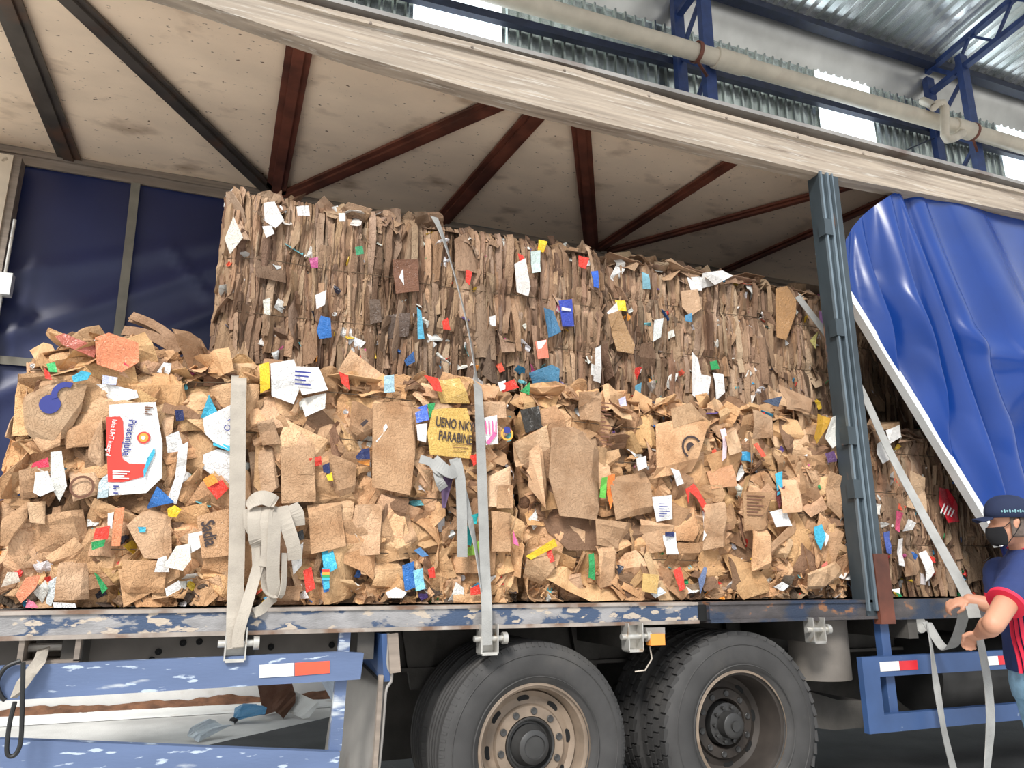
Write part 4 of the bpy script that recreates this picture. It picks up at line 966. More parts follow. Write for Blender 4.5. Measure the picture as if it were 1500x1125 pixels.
disc(A, 743, 636, .026, .036, .055, 'inkorange'); disc(A, 743, 630, .0, .02, .054, 'inkblue')
rb = pa([(472, 832), (481, 830), (483, 862), (474, 864)], CY, Y=.045, folds=0)
for k, mt in enumerate(('inkred', 'inkorange', 'inkgreen', 'inkcyan')):
    m = MB(); a_ = P(472, 834 + k * 4, .040); m.box((a_.x, .039, a_.z - .012), (a_.x + .035, .041, a_.z)); m.build('stripe_print', M[mt], rb)
m = MB(); m.prism([P(a, b, .058) for a, b in ((528, 621), (536, 614), (540, 617), (532, 625))], (0, .003, 0)); m.build('hand_slot', M['ink'], A)
# long flaps standing up at the back left of bale A
for (a, b, wd) in (((192, 462, .55), (275, 516, .42), .05), ((190, 468, .58), (268, 518, .45), .03), ((180, 484, .5), (262, 516, .4), .06), ((205, 470, .6), (285, 520, .5), .02)):
    p_, q_ = P(*a), P(*b); m = MB(); pts = [p_.lerp(q_, t / 6) + V(0, 0, .03 * math.sin(t / 6 * math.pi)) for t in range(7)]
    m.ribbon(pts, [V(0, .4, 1)] * 7, wd, .005, (.33, .20, .12)); m.build('cardboard_strip', M['kraft'], A, False, True)
pa([(2, 735), (22, 742), (24, 790), (6, 800), (0, 790)], K1, Y=.16)
# middle bale
def pb_(pts, col, **k): return pa(pts, col, T=B, Y=k.pop('Y', .10 - random.Random(pts[0][0]).uniform(0, .02)), **k)
for p_, c_ in (([(806, 628), (846, 622), (880, 640), (882, 700), (874, 762), (818, 756), (802, 700)], K2), ([(752, 648), (798, 624), (806, 652), (800, 672), (762, 682)], K3), ([(770, 690), (790, 652), (806, 720), (800, 744)], K1), ([(846, 575), (882, 574), (880, 618), (856, 612)], K1), ([(770, 820), (808, 812), (820, 830), (800, 856), (772, 846)], K3),
               ([(958, 622), (1002, 612), (1035, 618), (1020, 690), (960, 700)], K1), ([(890, 700), (950, 690), (958, 750), (900, 762)], K2), ([(876, 800), (902, 798), (908, 856), (880, 862)], K1), ([(942, 840), (966, 842), (962, 870), (940, 866)], (.62, .40, .14)), ([(980, 600), (1010, 590), (1036, 612), (984, 628)], K3), ([(1030, 740), (1060, 735), (1065, 800), (1034, 806)], K2),
               ([(1085, 720), (1128, 722), (1130, 775), (1088, 778)], K2), ([(1100, 775), (1130, 776), (1136, 832), (1104, 836)], K1), ([(1140, 700), (1175, 702), (1172, 750), (1144, 752)], K1), ([(1180, 840), (1226, 822), (1240, 838), (1210, 862), (1186, 864)], K3), ([(940, 760), (990, 770), (985, 806), (948, 812)], K2), ([(1100, 600), (1140, 608), (1138, 640), (1105, 642)], K1),
               ([(1215, 690), (1236, 700), (1240, 760), (1220, 740)], K1), ([(1060, 640), (1080, 628), (1090, 660), (1066, 668)], K3), ([(1040, 690), (1075, 680), (1080, 712), (1044, 716)], (.56, .28, .14)), ([(870, 760), (925, 766), (918, 805), (872, 798)], K2), ([(1150, 560), (1200, 585), (1196, 606), (1150, 600)], K4),
               ([(768, 815), (810, 789), (816, 800), (776, 820)], YL), ([(802, 804), (808, 802), (812, 822), (806, 824)], RD), ([(880, 700), (889, 699), (888, 730), (880, 728)], (.15, .55, .08)), ([(889, 697), (901, 694), (898, 730), (892, 746), (888, 722)], (.9, .22, .04)), ([(1035, 748), (1048, 738), (1058, 748), (1030, 792)], WH), ([(1008, 716), (1018, 708), (1042, 752), (1036, 760), (1020, 730)], RD),
               ([(1004, 716), (1010, 714), (1010, 738)], RD), ([(1192, 772), (1204, 768), (1210, 786), (1202, 806), (1194, 790)], CY), ([(1204, 772), (1216, 784), (1210, 800)], WH), ([(1190, 642), (1198, 606), (1218, 612), (1212, 626), (1196, 650)], (.55, .30, .03)), ([(1216, 612), (1234, 604), (1240, 640), (1222, 656), (1212, 640)], (.78, .76, .70)),
               ([(955, 728), (984, 725), (985, 760), (962, 764)], WH), ([(971, 784), (990, 780), (992, 812), (974, 812)], WH), ([(972, 780), (988, 779), (988, 786), (972, 786)], NV), ([(862, 812), (870, 810), (872, 850), (862, 846)], GR), ([(1108, 606), (1120, 604), (1122, 618), (1112, 620)], RD), ([(1106, 650), (1112, 648), (1122, 668), (1116, 670)], (.7, .1, .05)),
               ([(1136, 694), (1146, 690), (1146, 720), (1138, 726)], CY), ([(1136, 720), (1148, 712), (1148, 735), (1140, 745)], (.18, .05, .05)), ([(1128, 750), (1150, 744), (1160, 770), (1136, 772)], WH), ([(1060, 628), (1066, 626), (1064, 670), (1058, 676)], (.75, .6, .66)), ([(1210, 664), (1224, 660), (1226, 676), (1212, 678)], PU), ([(1204, 828), (1212, 822), (1214, 836), (1206, 838)], (.75, .2, .15)),
               ([(980, 686), (994, 690), (1002, 708), (992, 712)], WH), ([(930, 672), (946, 668), (948, 684), (934, 690)], WH), ([(1025, 848), (1032, 830), (1036, 832), (1030, 870)], (.15, .2, .35)), ([(1136, 860), (1146, 852), (1156, 858), (1148, 866)], WH), ([(950, 868), (968, 860), (976, 868), (960, 876)], (.7, .74, .76)), ([(990, 836), (1000, 830), (1003, 862), (994, 866)], RD),
               ([(1115, 588), (1146, 580), (1140, 596)], (.05, .07, .12)), ([(905, 585), (916, 580), (918, 594), (908, 596)], (.65, .62, .8))):
    pb_(p_, c_, folds=3 if c_ not in (K1, K2, K3) else 8, amp=.42)
pb_([(766, 598), (790, 594), (794, 626), (768, 636)], (.03, .025, .02), folds=6, amp=1.5)
bars(B, 1094, 726, 1120, 754, 7, .062, 'inkbrown', 'printed_lines', 1.8)
bars(B, 880, 590, 896, 650, 12, .062, 'inkbrown', 'printed_lines', 2.2)
bars(B, 966, 738, 982, 756, 6, .062, 'inkblue', 'printed_lines', 1.2)
disc(B, 1014, 655, .060, .072, .064, 'ink', 'emblem', .6, 4.2); disc(B, 1012, 655, 0, .03, .064, 'ink', 'emblem', .6, 4.2)
# open box jutting out of bale B
m = MB(); 
def q4(pts, col): m.add([P(*p) for p in pts], [(0, 1, 2, 3)], col)
q4([(752, 650, .10), (800, 625, .02), (806, 655, .06), (764, 682, .16)], K3); q4([(764, 682, .16), (806, 655, .06), (804, 700, .12), (784, 700, .2)], K4); q4([(776, 660, .05), (790, 650, .02), (800, 745, .05), (774, 712, .12)], K1)
o = m.build('box_flap', M['kraft'], B, False, True); sdm = o.modifiers.new('s', 'SOLIDIFY'); sdm.thickness = .004
# upper bales
def pd(pts, col, T=Db, Y=None, **k):
    return pa(pts, col, T=T, Y=(Y if Y is not None else (.455 if T is Db else .505)) - random.Random(pts[0][0]).uniform(0, .012), **k)
for p_, c_ in (([(464, 484), (470, 462), (484, 466), (486, 494), (468, 496)], BL), ([(474, 474), (481, 474), (480, 486), (475, 486)], WH), ([(386, 298), (402, 296), (416, 322), (404, 334), (388, 324)], WH), ([(384, 332), (398, 330), (402, 342), (390, 348)], WH), ([(329, 350), (342, 318), (356, 348), (337, 372)], (.72, .68, .6)),
               ([(574, 382), (612, 380), (614, 426), (580, 430)], (.20, .09, .05)), ([(584, 404), (590, 390), (592, 418)], WH), ([(611, 450), (617, 456), (622, 496), (613, 496)], (.10, .40, .58)), ([(592, 528), (606, 514), (608, 530), (596, 536)], (.03, .10, .28)), ([(752, 388), (768, 380), (777, 420), (774, 434), (757, 428)], (.78, .74, .70)),
               ([(758, 372), (766, 374), (774, 396), (764, 396)], RD), ([(776, 370), (790, 368), (792, 398), (780, 400)], (.62, .74, .70)), ([(819, 440), (838, 438), (841, 478), (824, 478)], (.04, .07, .42)), ([(822, 450), (836, 452), (836, 456), (822, 455)], WH), ([(795, 452), (810, 455), (822, 486), (802, 496)], (.06, .18, .32)),
               ([(785, 500), (801, 497), (804, 524), (788, 526)], (.80, .22, .14)), ([(787, 500), (800, 498), (801, 510), (788, 511)], WH), ([(778, 545), (808, 534), (820, 540), (818, 572), (786, 566)], (.07, .22, .36)), ([(848, 374), (863, 378), (858, 394), (848, 390)], RD), ([(790, 350), (802, 354), (798, 368), (790, 364)], YL),
               ([(868, 396), (877, 396), (877, 422), (870, 420)], (.03, .12, .55)), ([(520, 362), (531, 360), (533, 372), (522, 374)], (.05, .30, .14)), ([(453, 378), (466, 376), (466, 392), (456, 392)], (.45, .08, .22)), ([(462, 432), (478, 425), (476, 446), (464, 452)], WH), ([(385, 440), (396, 436), (396, 462), (387, 460)], (.70, .68, .60)),
               ([(434, 304), (452, 302), (454, 316), (436, 316)], WH), ([(496, 312), (506, 312), (506, 324), (497, 324)], WH), ([(682, 395), (692, 398), (688, 418), (682, 412)], RD), ([(648, 470), (656, 465), (660, 484), (650, 482)], RD), ([(872, 510), (880, 506), (882, 560), (872, 556)], (.68, .66, .64)), ([(716, 465), (726, 462), (726, 478), (718, 476)], WH),
               ([(570, 460), (600, 458), (600, 490), (572, 492)], (.13, .09, .07)), ([(540, 440), (556, 440), (560, 470), (544, 472)], (.16, .11, .08))):
    pd(p_, c_, folds=2, amp=.4)
for p_, c_ in (([(904, 438), (916, 440), (918, 456), (906, 454)], YL), ([(889, 458), (902, 444), (906, 456), (894, 464)], WH), ([(888, 462), (906, 456), (930, 505), (928, 518), (904, 514)], (.42, .25, .12)), ([(1013, 516), (1022, 524), (1030, 560), (1024, 588), (1012, 580)], WH), ([(1030, 548), (1042, 552), (1036, 586), (1026, 580)], WH), ([(1046, 545), (1060, 548), (1062, 575), (1050, 586)], WH),
               ([(1040, 530), (1050, 528), (1054, 540), (1042, 542)], GR), ([(1134, 424), (1150, 420), (1166, 440), (1166, 458), (1152, 498), (1138, 494)], (.50, .28, .13)), ([(1000, 425), (1022, 424), (1028, 452), (1014, 462), (1002, 448)], (.56, .36, .22)), ([(1004, 462), (1014, 458), (1014, 472), (1004, 470)], (.08, .25, .42)), ([(940, 398), (950, 402), (956, 422), (946, 420)], (.25, .5, .6)),
               ([(1030, 400), (1058, 396), (1074, 404), (1050, 416), (1030, 420)], WH), ([(1010, 404), (1028, 406), (1028, 426), (1014, 424)], (.72, .70, .68)), ([(1184, 500), (1196, 486), (1192, 512)], (.62, .55, .20)), ([(1200, 455), (1210, 462), (1208, 482), (1202, 478)], (.5, .25, .55)), ([(960, 468), (972, 466), (968, 494), (958, 500)], (.62, .64, .62)), ([(930, 565), (940, 560), (938, 580), (930, 578)], (.1, .3, .42))):
    pd(p_, c_, T=Eb, folds=2, amp=.5)
pa([(1372, 738), (1378, 714), (1392, 716), (1403, 740), (1402, 764), (1386, 766)], (.62, .015, .03), T=Cb, Y=.20, folds=4, amp=.5)
for k in range(4):
    m = MB(); m.beam(P(1378 + k * 5, 752 + k * 1.5, .175), P(1384 + k * 4.5, 738 + k * 3, .175), .010, .003, (0, 1, 0)); m.build('white_print', M['inkwhite'], Cb)
for p_, c_ in (([(1354, 810), (1362, 806), (1369, 838), (1360, 852)], WH), ([(1310, 748), (1320, 752), (1318, 780), (1312, 776)], (.7, .1, .2)), ([(1296, 780), (1303, 778), (1302, 812), (1296, 810)], (.06, .10, .35)), ([(1314, 790), (1322, 788), (1322, 830), (1314, 828)], (.72, .68, .66)), ([(1286, 650), (1298, 640), (1308, 670), (1290, 680)], (.74, .72, .70)),
               ([(1300, 630), (1318, 622), (1320, 640), (1306, 650)], WH), ([(1332, 760), (1342, 766), (1340, 776), (1330, 778)], WH), ([(1330, 690), (1352, 700), (1356, 750), (1336, 742)], (.56, .38, .24)), ([(1284, 840), (1294, 836), (1300, 850), (1290, 856)], OR), ([(1306, 864), (1320, 862), (1318, 870)], WH)):
    pa(p_, c_, T=Cb, Y=.205, folds=3, amp=.5)

# ------------------------------------------------------------------ straps
def strap(label, segs, name='cargo_strap', mt='strap', grp=None, wdef=(1, 0, 0)):
    c0 = P(*segs[0][0][:3]); t_ = thing(name, c0, label, 'strap', grp)
    for sg in segs:
        pts = [P(a, b, y) for a, b, y in sg[:-1][0:]] if not isinstance(sg[-1], tuple) else None
    return t_
def ribbon_px(parent, pts, wd, width, mt, name='webbing', fine=4):
    P3 = [P(*p) for p in pts]; n = (len(P3) - 1) * fine
    path = [cat(P3, i / n) for i in range(n)] + [P3[-1]]
    if isinstance(wd, list):
        W_ = [V(*q) for q in wd]; wds = []
        for i in range(n + 1):
            t_ = i / n * (len(W_) - 1); k = min(len(W_) - 2, int(t_)); wds.append(W_[k].lerp(W_[k + 1], t_ - k))
    else: wds = [V(*wd)] * (n + 1)
    m = MB(); m.ribbon(path, wds, width, .0045); o = m.build(name, M[mt], parent); return o
t = thing('cargo_strap', P(348, 750, .05), 'beige webbing strap pulled straight down over the lower left bale to a winch', 'strap')
ribbon_px(t, [(350, 548, .30), (350, 557, .07), (349, 600, .045), (348, 700, .04), (347, 800, .04), (345, 870, .02), (344, 905, -.045), (344, 950, -.045)], (1, 0, 0), .072, 'strap')
ribbon_px(t, [(385, 745, .03), (384, 800, .02), (372, 850, .0), (360, 890, -.05), (350, 925, -.058), (348, 948, -.055)], (1, 0, .2), .05, 'strap', 'loose_strand')
t = thing('cargo_strap', P(705, 700, .05), 'narrow grey strap from the upper left bale down to the winch above the left wheel', 'strap')
ribbon_px(t, [(636, 318, .50), (648, 345, .43), (668, 410, .42), (685, 478, .42), (695, 535, .42), (698, 556, .30), (701, 580, .05), (704, 650, .045), (708, 760, .04), (711, 850, .03), (713, 895, -.045), (713, 945, -.045)], [(1, .3, 0), (.5, .9, 0), (.5, .9, 0), (.5, .9, 0), (1, .3, 0), (1, 0, 0), (1, 0, 0), (1, 0, 0)], .056, 'strapg')
ribbon_px(t, [(664, 672, .03), (672, 700, .03), (688, 760, .035), (698, 810, .035), (706, 865, .02)], [(1, 0, .2), (1, .2, 0), (.6, .8, 0), (.5, .9, 0)], .05, 'strapg', 'loose_strand')
# bundled strap hanging on the bale
t = thing('strap_bundle', P(400, 800, .03), 'bunched loops of dusty beige webbing hanging on the lower left bale beside its strap', 'strap bundle')
for pts, wd, wi in (([(362, 742, .03), (372, 733, .015), (386, 729, .01), (402, 736, .015), (396, 742, .03)], (0.3, .2, 1), .07), ([(374, 742, .03), (372, 760, .0), (374, 790, -.005), (378, 802, .02), (380, 850, .02)], (1, .1, .1), .06),
                    ([(392, 742, .03), (390, 765, -.01), (392, 800, -.01), (388, 830, .0)], (1, -.3, 0), .055), ([(404, 742, .03), (402, 770, -.02), (400, 820, -.02), (400, 850, -.01), (404, 876, .01)], (1, .2, 0), .060),
                    ([(412, 742, .03), (420, 768, -.01), (430, 800, .0), (432, 820, .02)], (1, 0, -.1), .065), ([(426, 740, .04), (434, 752, .02), (436, 770, .03)], (1, 0, 0), .07), ([(384, 800, .02), (386, 850, .01), (392, 868, .0), (410, 874, .0), (416, 850, .0), (416, 810, .01)], (.8, .5, 0), .03),
                    ([(404, 874, .02), (396, 880, -.0), (384, 892, -.02), (372, 898, -.03)], (.3, .2, 1), .045), ([(366, 745, .04), (368, 770, .02), (380, 790, .02), (384, 806, .03)], (1, 0, .4), .06)):
    ribbon_px(t, pts, wd, wi, 'strap')
t = thing('strap_bundle', P(665, 740, .03), 'grey crumpled strap end hanging on the lower left bale just left of the narrow strap', 'strap bundle')
for pts, wd, wi in (([(615, 672, .03), (632, 678, .02), (642, 690, .0), (650, 694, .02)], (0.2, .2, 1), .045), ([(634, 674, .03), (646, 684, .0), (660, 692, .0), (668, 686, .02)], (0.1, .3, 1), .07), ([(668, 672, .035), (674, 700, .01), (676, 740, .01), (677, 790, .01), (677, 816, .01)], (1, 0, 0), .055),
                    ([(640, 690, .02), (644, 705, .0), (650, 716, .02)], (1, .2, 0), .05)):
    ribbon_px(t, pts, wd, wi, 'strapg')
m = MB(); m.grid(lambda u, v: P(644 + 22 * u * (1 - v * .8) + 4 * v, 692 + 52 * v, .03 - .02 * math.sin(u * 6) * (1 - v)), 8, 10)
o = m.build('dark_cloth', mat('dark purple cloth', (.10, .06, .12), .9, var=.3), t, True); o['label'] = 'dark purple cloth scrap'
t = thing('cargo_strap', P(1292, 640, .2), 'long slanting grey strap passing behind the pillar down to the hands of the man', 'strap')
ribbon_px(t, [(1168, 434, .50), (1192, 465, .46), (1222, 506, .36), (1262, 572, .22), (1300, 655, .10), (1350, 750, -.12), (1395, 832, -.38), (1420, 880, -.56), (1428, 905, -.66)], [(1, 0, .3), (1, 0, .5), (1, 0, .5), (1, 0, .5)], .062, 'strapg')
t = thing('loose_strap', P(1385, 930, -.2), 'slack grey webbing drooping from the hook under the deck to the raised hand', 'strap')
ribbon_px(t, [(1358, 912, .0), (1368, 930, -.08), (1380, 947, -.14), (1390, 950, -.2), (1399, 940, -.3), (1408, 915, -.42), (1413, 893, -.52)], [(1, 0, .3), (1, 0, .6), (1, 0, -.5), (1, 0, -.4)], .058, 'strapg')
t = thing('loose_strap', P(1372, 1000, -.1), 'grey webbing tail hanging from the hook under the deck in front of the blue guard', 'strap')
ribbon_px(t, [(1359, 914, -.01), (1364, 945, -.10), (1369, 985, -.10), (1376, 1030, -.11), (1384, 1075, -.12), (1398, 1132, -.14)], [(1, .8, 0), (1, .5, 0), (1, 0, 0), (1, .2, 0), (1, 0, 0)], .055, 'strapg')
t = thing('loose_strap', P(1448, 1000, -.7), 'grey webbing tail hanging from the lower hand of the man, frontmost', 'strap')
ribbon_px(t, [(1434, 930, -.80), (1440, 960, -.78), (1447, 1000, -.76), (1451, 1050, -.76), (1449, 1090, -.76), (1445, 1135, -.76)], [(1, .2, 0), (1, .1, 0), (1, 0, 0), (1, .3, 0)], .062, 'strapg')

# ------------------------------------------------------------------ litter beyond the truck
rr = random.Random(5)
def litter(px, py, w_, h_, col, label, cat_, name, tilt=.5, n=5):
    vs, fs = sheet(rr, w_, h_, n, 1.0, crump=.01, tuck=1); vs, fs = thick(vs, fs)
    Rm = Matrix.Rotation(tilt, 3, 'X') @ Matrix.Rotation(rr.uniform(0, 3), 3, 'Z'); c_ = PZ(px, py, 0); vs = [Rm @ v for v in vs]; lo = min(v.z for v in vs)
    m = MB(); m.add([v + c_ - V(0, 0, lo - .006) for v in vs], fs, col); o = m.build(name, M['film'] if col[0] > .6 or col[2] > .3 else M['kraft'], None, False, True)
    tag(o, label, cat_)
litter(398, 1048, .45, .36, (.30, .15, .10), 'crushed brown cardboard box lying on the floor behind the truck', 'litter', 'crushed_box', .9)
litter(414, 1052, .26, .22, (.16, .08, .05), 'dark crumpled board leaning on the crushed brown box', 'litter', 'crushed_board', 1.1)
litter(366, 1058, .3, .2, (.08, .28, .50), 'bright blue plastic scrap on the floor left of the crushed box', 'litter', 'plastic_scrap', .5)
litter(440, 1052, .28, .2, (.80, .80, .76), 'white paper scrap standing on the floor right of the crushed box', 'litter', 'paper_scrap', 1.2)
litter(302, 1082, .34, .2, (.72, .80, .86), 'crumpled pale blue sheet alone on the dark floor behind the truck', 'litter', 'paper_sheet', .4)
litter(508, 1050, .4, .4, (.70, .78, .88), 'pale bag on the floor behind the blue guard post', 'litter', 'plastic_bag', .6)
litter(342, 1062, .08, .06, (.05, .05, .05), 'small black scrap on the floor behind the truck', 'litter', 'rubber_scrap', .3, 2)

# ------------------------------------------------------------------ the man
Fd = V(-.90, .44, 0).normalized(); Ld = V(-Fd.y, Fd.x, 0); Zu = V(0, 0, 1)
def ell(m, c_, a, b, c2, n=20, k=12):          # ellipsoid from three half-axis vectors
    vs = []; fs = []
    for j in range(k + 1):
        th_ = math.pi * j / k
        for i in range(n):
            an = 2 * math.pi * i / n; vs.append(c_ + a * (math.sin(th_) * math.cos(an)) + b * (math.sin(th_) * math.sin(an)) + c2 * math.cos(th_))
    fs = [(j * n + i, j * n + (i + 1) % n, (j + 1) * n + (i + 1) % n, (j + 1) * n + i) for j in range(k) for i in range(n)]
    m.add(vs, fs)
def limb(m, pts, rs):
    m.tube(pts, rs, 16)
    for p, r_ in zip(pts, rs): ell(m, Vector(p), V(r_, 0, 0), V(0, r_, 0), V(0, 0, r_), 14, 8)
def loft(m, rings, n=28, pw=2.4):
    vs = []
    for c_, a, b in rings:
        for i in range(n):
            an = 2 * math.pi * i / n; ca, sa = math.cos(an), math.sin(an)
            s_ = 1 / (abs(ca) ** pw + abs(sa) ** pw) ** (1 / pw); vs.append(c_ + a * (ca * s_) + b * (sa * s_))
    k = len(rings); m.add(vs, [(j * n + i, j * n + (i + 1) % n, (j + 1) * n + (i + 1) % n, (j + 1) * n + i) for j in range(k - 1) for i in range(n)] + [tuple(range(n)), tuple((k - 1) * n + i for i in range(n))])
def remesh(o, vx, sm=4, f=.5):
    a = o.modifiers.new('r', 'REMESH'); a.mode = 'VOXEL'; a.voxel_size = vx; a.use_smooth_shade = True
    b = o.modifiers.new('s', 'SMOOTH'); b.iterations = sm; b.factor = f
YM = -.86
neck = P(1500, 806, YM); chest = P(1508, 862, YM); belly = P(1518, 925, YM); pel = P(1524, 990, YM)
hc = P(1477, 767, YM)
shL = P(1474, 834, YM) + Ld * .17 + V(.02, 0, 0); elL = P(1455, 914, -1.04); wrL = P(1437, 927, -.86); haL = P(1430, 931, -.82)
shR = P(1494, 838, YM) - Ld * .19; elR = P(1470, 893, -.66); wrR = P(1420, 878, -.56); haR = P(1408, 881, -.53)
hipz = pel.z
MAN = thing('person', (pel.x, pel.y, 0), 'person in a navy polo shirt with red stripes, navy cap and black face mask', 'person')
m = MB(); TF, TL = Fd, Ld; Fd = V(-.80, .60, 0).normalized(); Ld = V(-Fd.y, Fd.x, 0)
# head
ell(m, hc + Fd * -.012 + Zu * .03, Fd * .098, Ld * .077, Zu * .10)
ell(m, hc + Fd * .02 + Zu * -.045, Fd * .068, Ld * .058, Zu * .075)                 # jaw
ell(m, hc + Fd * .06 + Zu * -.085, Fd * .025, Ld * .026, Zu * .022)                 # chin
m.add([hc + Fd * .085 + Zu * .02, hc + Fd * .078 - Zu * .035 + Ld * .02, hc + Fd * .078 - Zu * .035 - Ld * .02, hc + Fd * .118 - Zu * .028], [(0, 1, 3), (0, 3, 2), (1, 2, 3), (0, 2, 1)])
ell(m, hc + Fd * .072 + Zu * .03, Fd * .022, Ld * .055, Zu * .012)                  # brow
ell(m, hc + Fd * .078 - Zu * .06, Fd * .014, Ld * .024, Zu * .012)                  # lips
for s_ in (1, -1):
    ell(m, hc + Ld * (.078 * s_) + Fd * -.012 - Zu * .005, Fd * .017, Ld * .009, Zu * .030); ell(m, hc + Ld * (.082 * s_) + Fd * -.020 + Zu * .008, Fd * .013, Ld * .010, Zu * .018)
Fd, Ld = TF, TL
limb(m, [hc - Zu * .05 - Fd * .03, neck + Zu * .0 - Fd * .0, chest + Zu * .12], [.062, .066, .08])
loft(m, [(pel, Ld * .16, Fd * .11), (belly, Ld * .155, Fd * .115), (chest, Ld * .175, Fd * .12), (chest + Zu * .13, Ld * .17, Fd * .09), (neck - Zu * .02, Ld * .08, Fd * .07)])
for sh, el_, wr in ((shL, elL, wrL), (shR, elR, wrR)): limb(m, [sh, sh.lerp(el_, .5), el_, el_.lerp(wr, .3), wr], [.062, .058, .050, .052, .033])
def hand(m, wr, ha, upn, curl):
    d = (ha - wr).normalized(); s_ = d.cross(upn).normalized(); u = s_.cross(d).normalized()
    pc = wr + d * .05
    ell(m, pc, d * .055, s_ * .042, u * .018)
    for k, (off, ln) in enumerate(((-.031, .068), (-.011, .078), (.010, .074), (.030, .058))):
        b0 = wr + d * .090 + s_ * off; p_ = [b0]; a = .35
        for q_ in range(3): p_.append(p_[-1] + (d * math.cos(a) - u * math.sin(a)) * ln * (.45, .32, .23)[q_]); a += curl
        limb(m, p_, [.0105, .0098, .009, .008])
    b0 = wr + d * .03 + s_ * -.036; limb(m, [b0, b0 - s_ * .022 + d * .028 - u * .012, b0 - s_ * .014 + d * .055 - u * .03], [.013, .0115, .009])
hand(m, wrL, haL, V(0, -.5, .85), .75); hand(m, wrR, haR, V(0, -.6, .8), .8)
fL = V(pel.x - .02, pel.y, 0) + Ld * .13 + Fd * .10; fR = V(pel.x + .04, pel.y, 0) - Ld * .13 - Fd * .12
for s_, ft in ((1, fL), (-1, fR)):
    hp = pel + Ld * (.09 * s_) - Zu * .05; kn = hp.lerp(ft + Zu * .08, .5) + Fd * .03
    limb(m, [hp, kn, ft + Zu * .10], [.085, .058, .042]); limb(m, [ft + Zu * .05 - Fd * .03, ft + Zu * .035 + Fd * .14], [.045, .035])
body = m.build('body', M['skin'], MAN, True); remesh(body, .0065, 3, .4)
# shirt
m = MB()
loft(m, [(pel + Zu * .015, Ld * .185, Fd * .135), (belly, Ld * .18, Fd * .145), (chest - Zu * .03, Ld * .195, Fd * .14), (chest + Zu * .07, Ld * .20, Fd * .125), (chest + Zu * .15, Ld * .175, Fd * .10), (neck - Zu * .015, Ld * .085, Fd * .08), (neck + Zu * .01, Ld * .075, Fd * .072)])
for sh, el_ in ((shL, elL), (shR, elR)): limb(m, [sh - Zu * .0, sh.lerp(el_, .35)], [.088, .086]); m.tube([sh.lerp(el_, .2), sh.lerp(el_, .64)], [.088, .088], 18)
o = SHIRT = m.build('polo_shirt', M['navy'], MAN, True); remesh(o, .012, 3, .5)
dtex = bpy.data.textures.new('folds', 'CLOUDS'); dtex.noise_scale = .09
dm = o.modifiers.new('d', 'DISPLACE'); dm.texture = dtex; dm.strength = .018; dm.mid_level = .5
for sh, el_ in ((shL, elL), (shR, elR)):
    m = MB(); d = (el_ - sh).normalized(); e_ = sh.lerp(el_, .64); m.tube([e_ - d * .016, e_ + d * .004], .089, 24); m.build('sleeve_trim', M['redtrim'], MAN, True)
m = MB(); m.tube([neck - Zu * .004, neck + Zu * .028 - Fd * .008], [.082, .070], 28, cap=False)
o = m.build('collar', M['redtrim'], MAN, True); sdm = o.modifiers.new('s', 'SOLIDIFY'); sdm.thickness = .008
# red side stripes: laid on the near flank of the shirt
for k in (-.028, 0, .028):
    pts = []
    for i in range(13):
        t_ = i / 12; z = (chest.z + .02) * (1 - t_) + (pel.z + .02) * t_; cx_ = chest.lerp(pel, t_); wv = .012 * math.sin(t_ * 13)
        th_ = math.radians(72 - 16 * t_) + k * 6 + wv * 2; ca, sa = math.cos(th_), math.sin(th_); q_ = 1.035 / (ca ** 2.4 + sa ** 2.4) ** (1 / 2.4)
        pts.append(V(cx_.x, cx_.y, z) + Ld * (.190 * ca * q_) + Fd * (.142 * sa * q_))
    m = MB(); m.ribbon(pts, Fd, .019, .004); m.build('side_stripe', M['redtrim'], MAN)
# jeans, shoes
m = MB(); loft(m, [(pel + Zu * .03, Ld * .168, Fd * .122), (pel - Zu * .04, Ld * .178, Fd * .13), (pel - Zu * .12, Ld * .17, Fd * .12)])
for s_, ft in ((1, fL), (-1, fR)):
    hp = pel + Ld * (.09 * s_) - Zu * .05; kn = hp.lerp(ft + Zu * .08, .5) + Fd * .03; limb(m, [hp, kn, ft + Zu * .09], [.10, .078, .065])
o = m.build('jeans', M['denim'], MAN, True); remesh(o, .014, 3)
for ft in (fL, fR):
    m = MB(); loft(m, [(ft + Zu * .002 + Fd * .05, Fd * .15, Ld * .052), (ft + Zu * .03 + Fd * .05, Fd * .15, Ld * .052), (ft + Zu * .07 + Fd * .01, Fd * .10, Ld * .045), (ft + Zu * .10 - Fd * .01, Fd * .06, Ld * .042)]); m.build('shoe', M['shoe'], MAN, True)
# hair, cap, mask
Fd = V(-.80, .60, 0).normalized(); Ld = V(-Fd.y, Fd.x, 0)
def hairf(u, v):
    an = math.pi * (.42 + 1.16 * u); z = .035 - .11 * v
    return hc + Fd * (-.012) + (Fd * .103 * math.cos(an) + Ld * .083 * math.sin(an)) * math.cos(abs(z - .02) * 3.5) + Zu * z
m = MB(); m.grid(hairf, 24, 8); o = m.build('hair', M['hair'], MAN, True); sdm = o.modifiers.new('s', 'SOLIDIFY'); sdm.thickness = .006
cc = hc + Zu * .038 - Fd * .008; tl = (Fd + Zu * .02).normalized()
m = MB(); vs = []
n = 32; kk = 10
for j in range(kk + 1):
    th_ = math.pi / 2 * j / kk
    for i in range(n):
        an = 2 * math.pi * i / n; rx = .120 * (math.sin(th_) ** .8); ry = .098 * (math.sin(th_) ** .8); vs.append(cc + tl * (rx * math.cos(an)) + Ld * (ry * math.sin(an)) + Zu * (.118 * math.cos(th_) ** .85 + .0 - (.012 if j == kk else 0)))
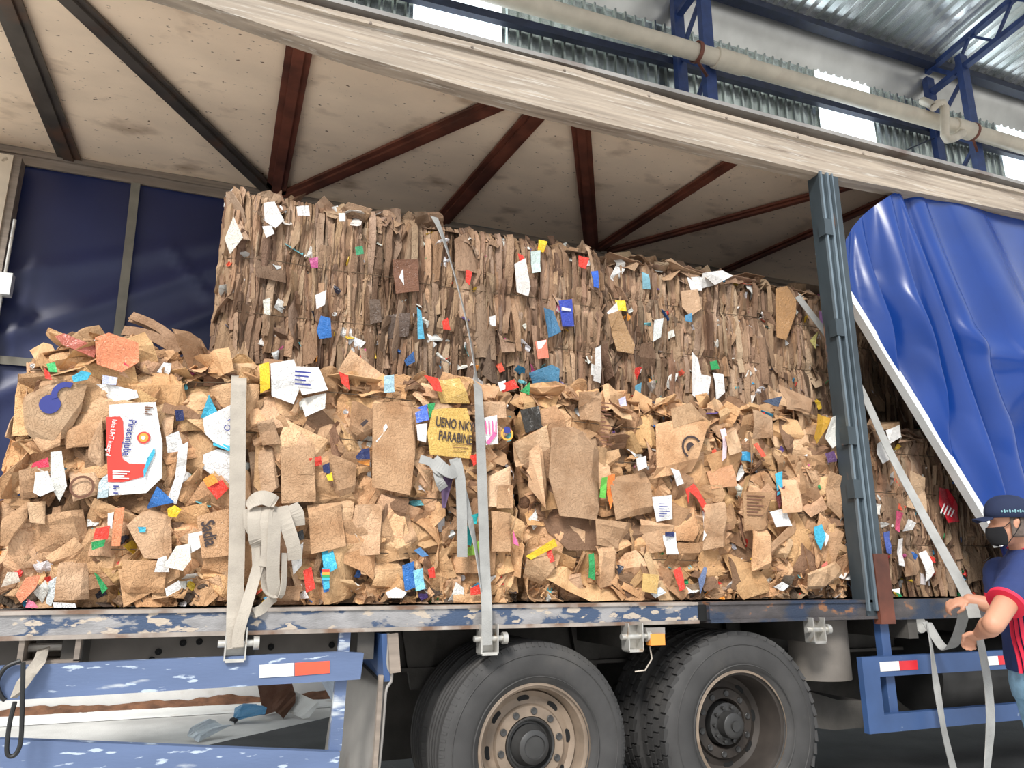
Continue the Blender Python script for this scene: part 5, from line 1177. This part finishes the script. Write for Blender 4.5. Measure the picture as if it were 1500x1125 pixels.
m.add(vs, [(j * n + i, j * n + (i + 1) % n, (j + 1) * n + (i + 1) % n, (j + 1) * n + i) for j in range(kk) for i in range(n)])
cp = m.build('cap', M['cap'], MAN, True); sdm = cp.modifiers.new('s', 'SOLIDIFY'); sdm.thickness = .004
m = MB(); m.grid(lambda u, v: cc + tl * (.098 + .085 * v * (1 - (2 * u - 1) ** 2 * .45)) + Ld * ((2 * u - 1) * .075 * (1 - .15 * v)) + Zu * (.004 - .018 * v - .018 * (2 * u - 1) ** 2), 14, 8)
o = m.build('brim', M['cap'], cp, True); sdm = o.modifiers.new('s', 'SOLIDIFY'); sdm.thickness = .005
m = MB()
for i in range(9):
    an = math.radians(62 + i * 6); p_ = cc + tl * (.121 * math.cos(an)) + Ld * (.099 * math.sin(an)) + Zu * .022; ell(m, p_, tl * .005, Ld * .003, Zu * (.010 if i % 2 else .006), 8, 6)
m.build('embroidery', mat('pale teal stitching', (.20, .38, .42), .8), cp)
def maskf(u, v):
    an = math.radians((-62 - 8 * math.sin(v * 3.1)) * (1 - 2 * u)); z = -.022 - .092 * v
    r_ = .102 + .018 * math.exp(-(an / .5) ** 2) * (1 - abs(v - .35)) - .03 * max(0, v - .6)
    kx = .072 if abs(an) > 1 else .072
    return hc + Fd * (r_ * math.cos(an) + .0) + Ld * (.078 * math.sin(an)) + Zu * (z + .02 * (1 - math.cos(an)) * (v - .3) * -1)
m = MB(); m.grid(maskf, 24, 10); mk_ = m.build('face_mask', M['mask'], MAN, True); sdm = mk_.modifiers.new('s', 'SOLIDIFY'); sdm.thickness = .003
for s_ in (1, -1):
    a = Vector(maskf(1 if s_ > 0 else 0, .05)); b = Vector(maskf(1 if s_ > 0 else 0, .9)); e_ = hc + Ld * (.088 * s_) - Fd * .03 + Zu * .012
    m = MB(); m.tube([a, a.lerp(e_, .6) + Zu * .018, e_ + Zu * .012, e_ - Zu * .012 - Fd * .004, e_.lerp(b, .5) - Fd * .012, b], .0022, 6); m.build('ear_loop', M['mask'], mk_, True)
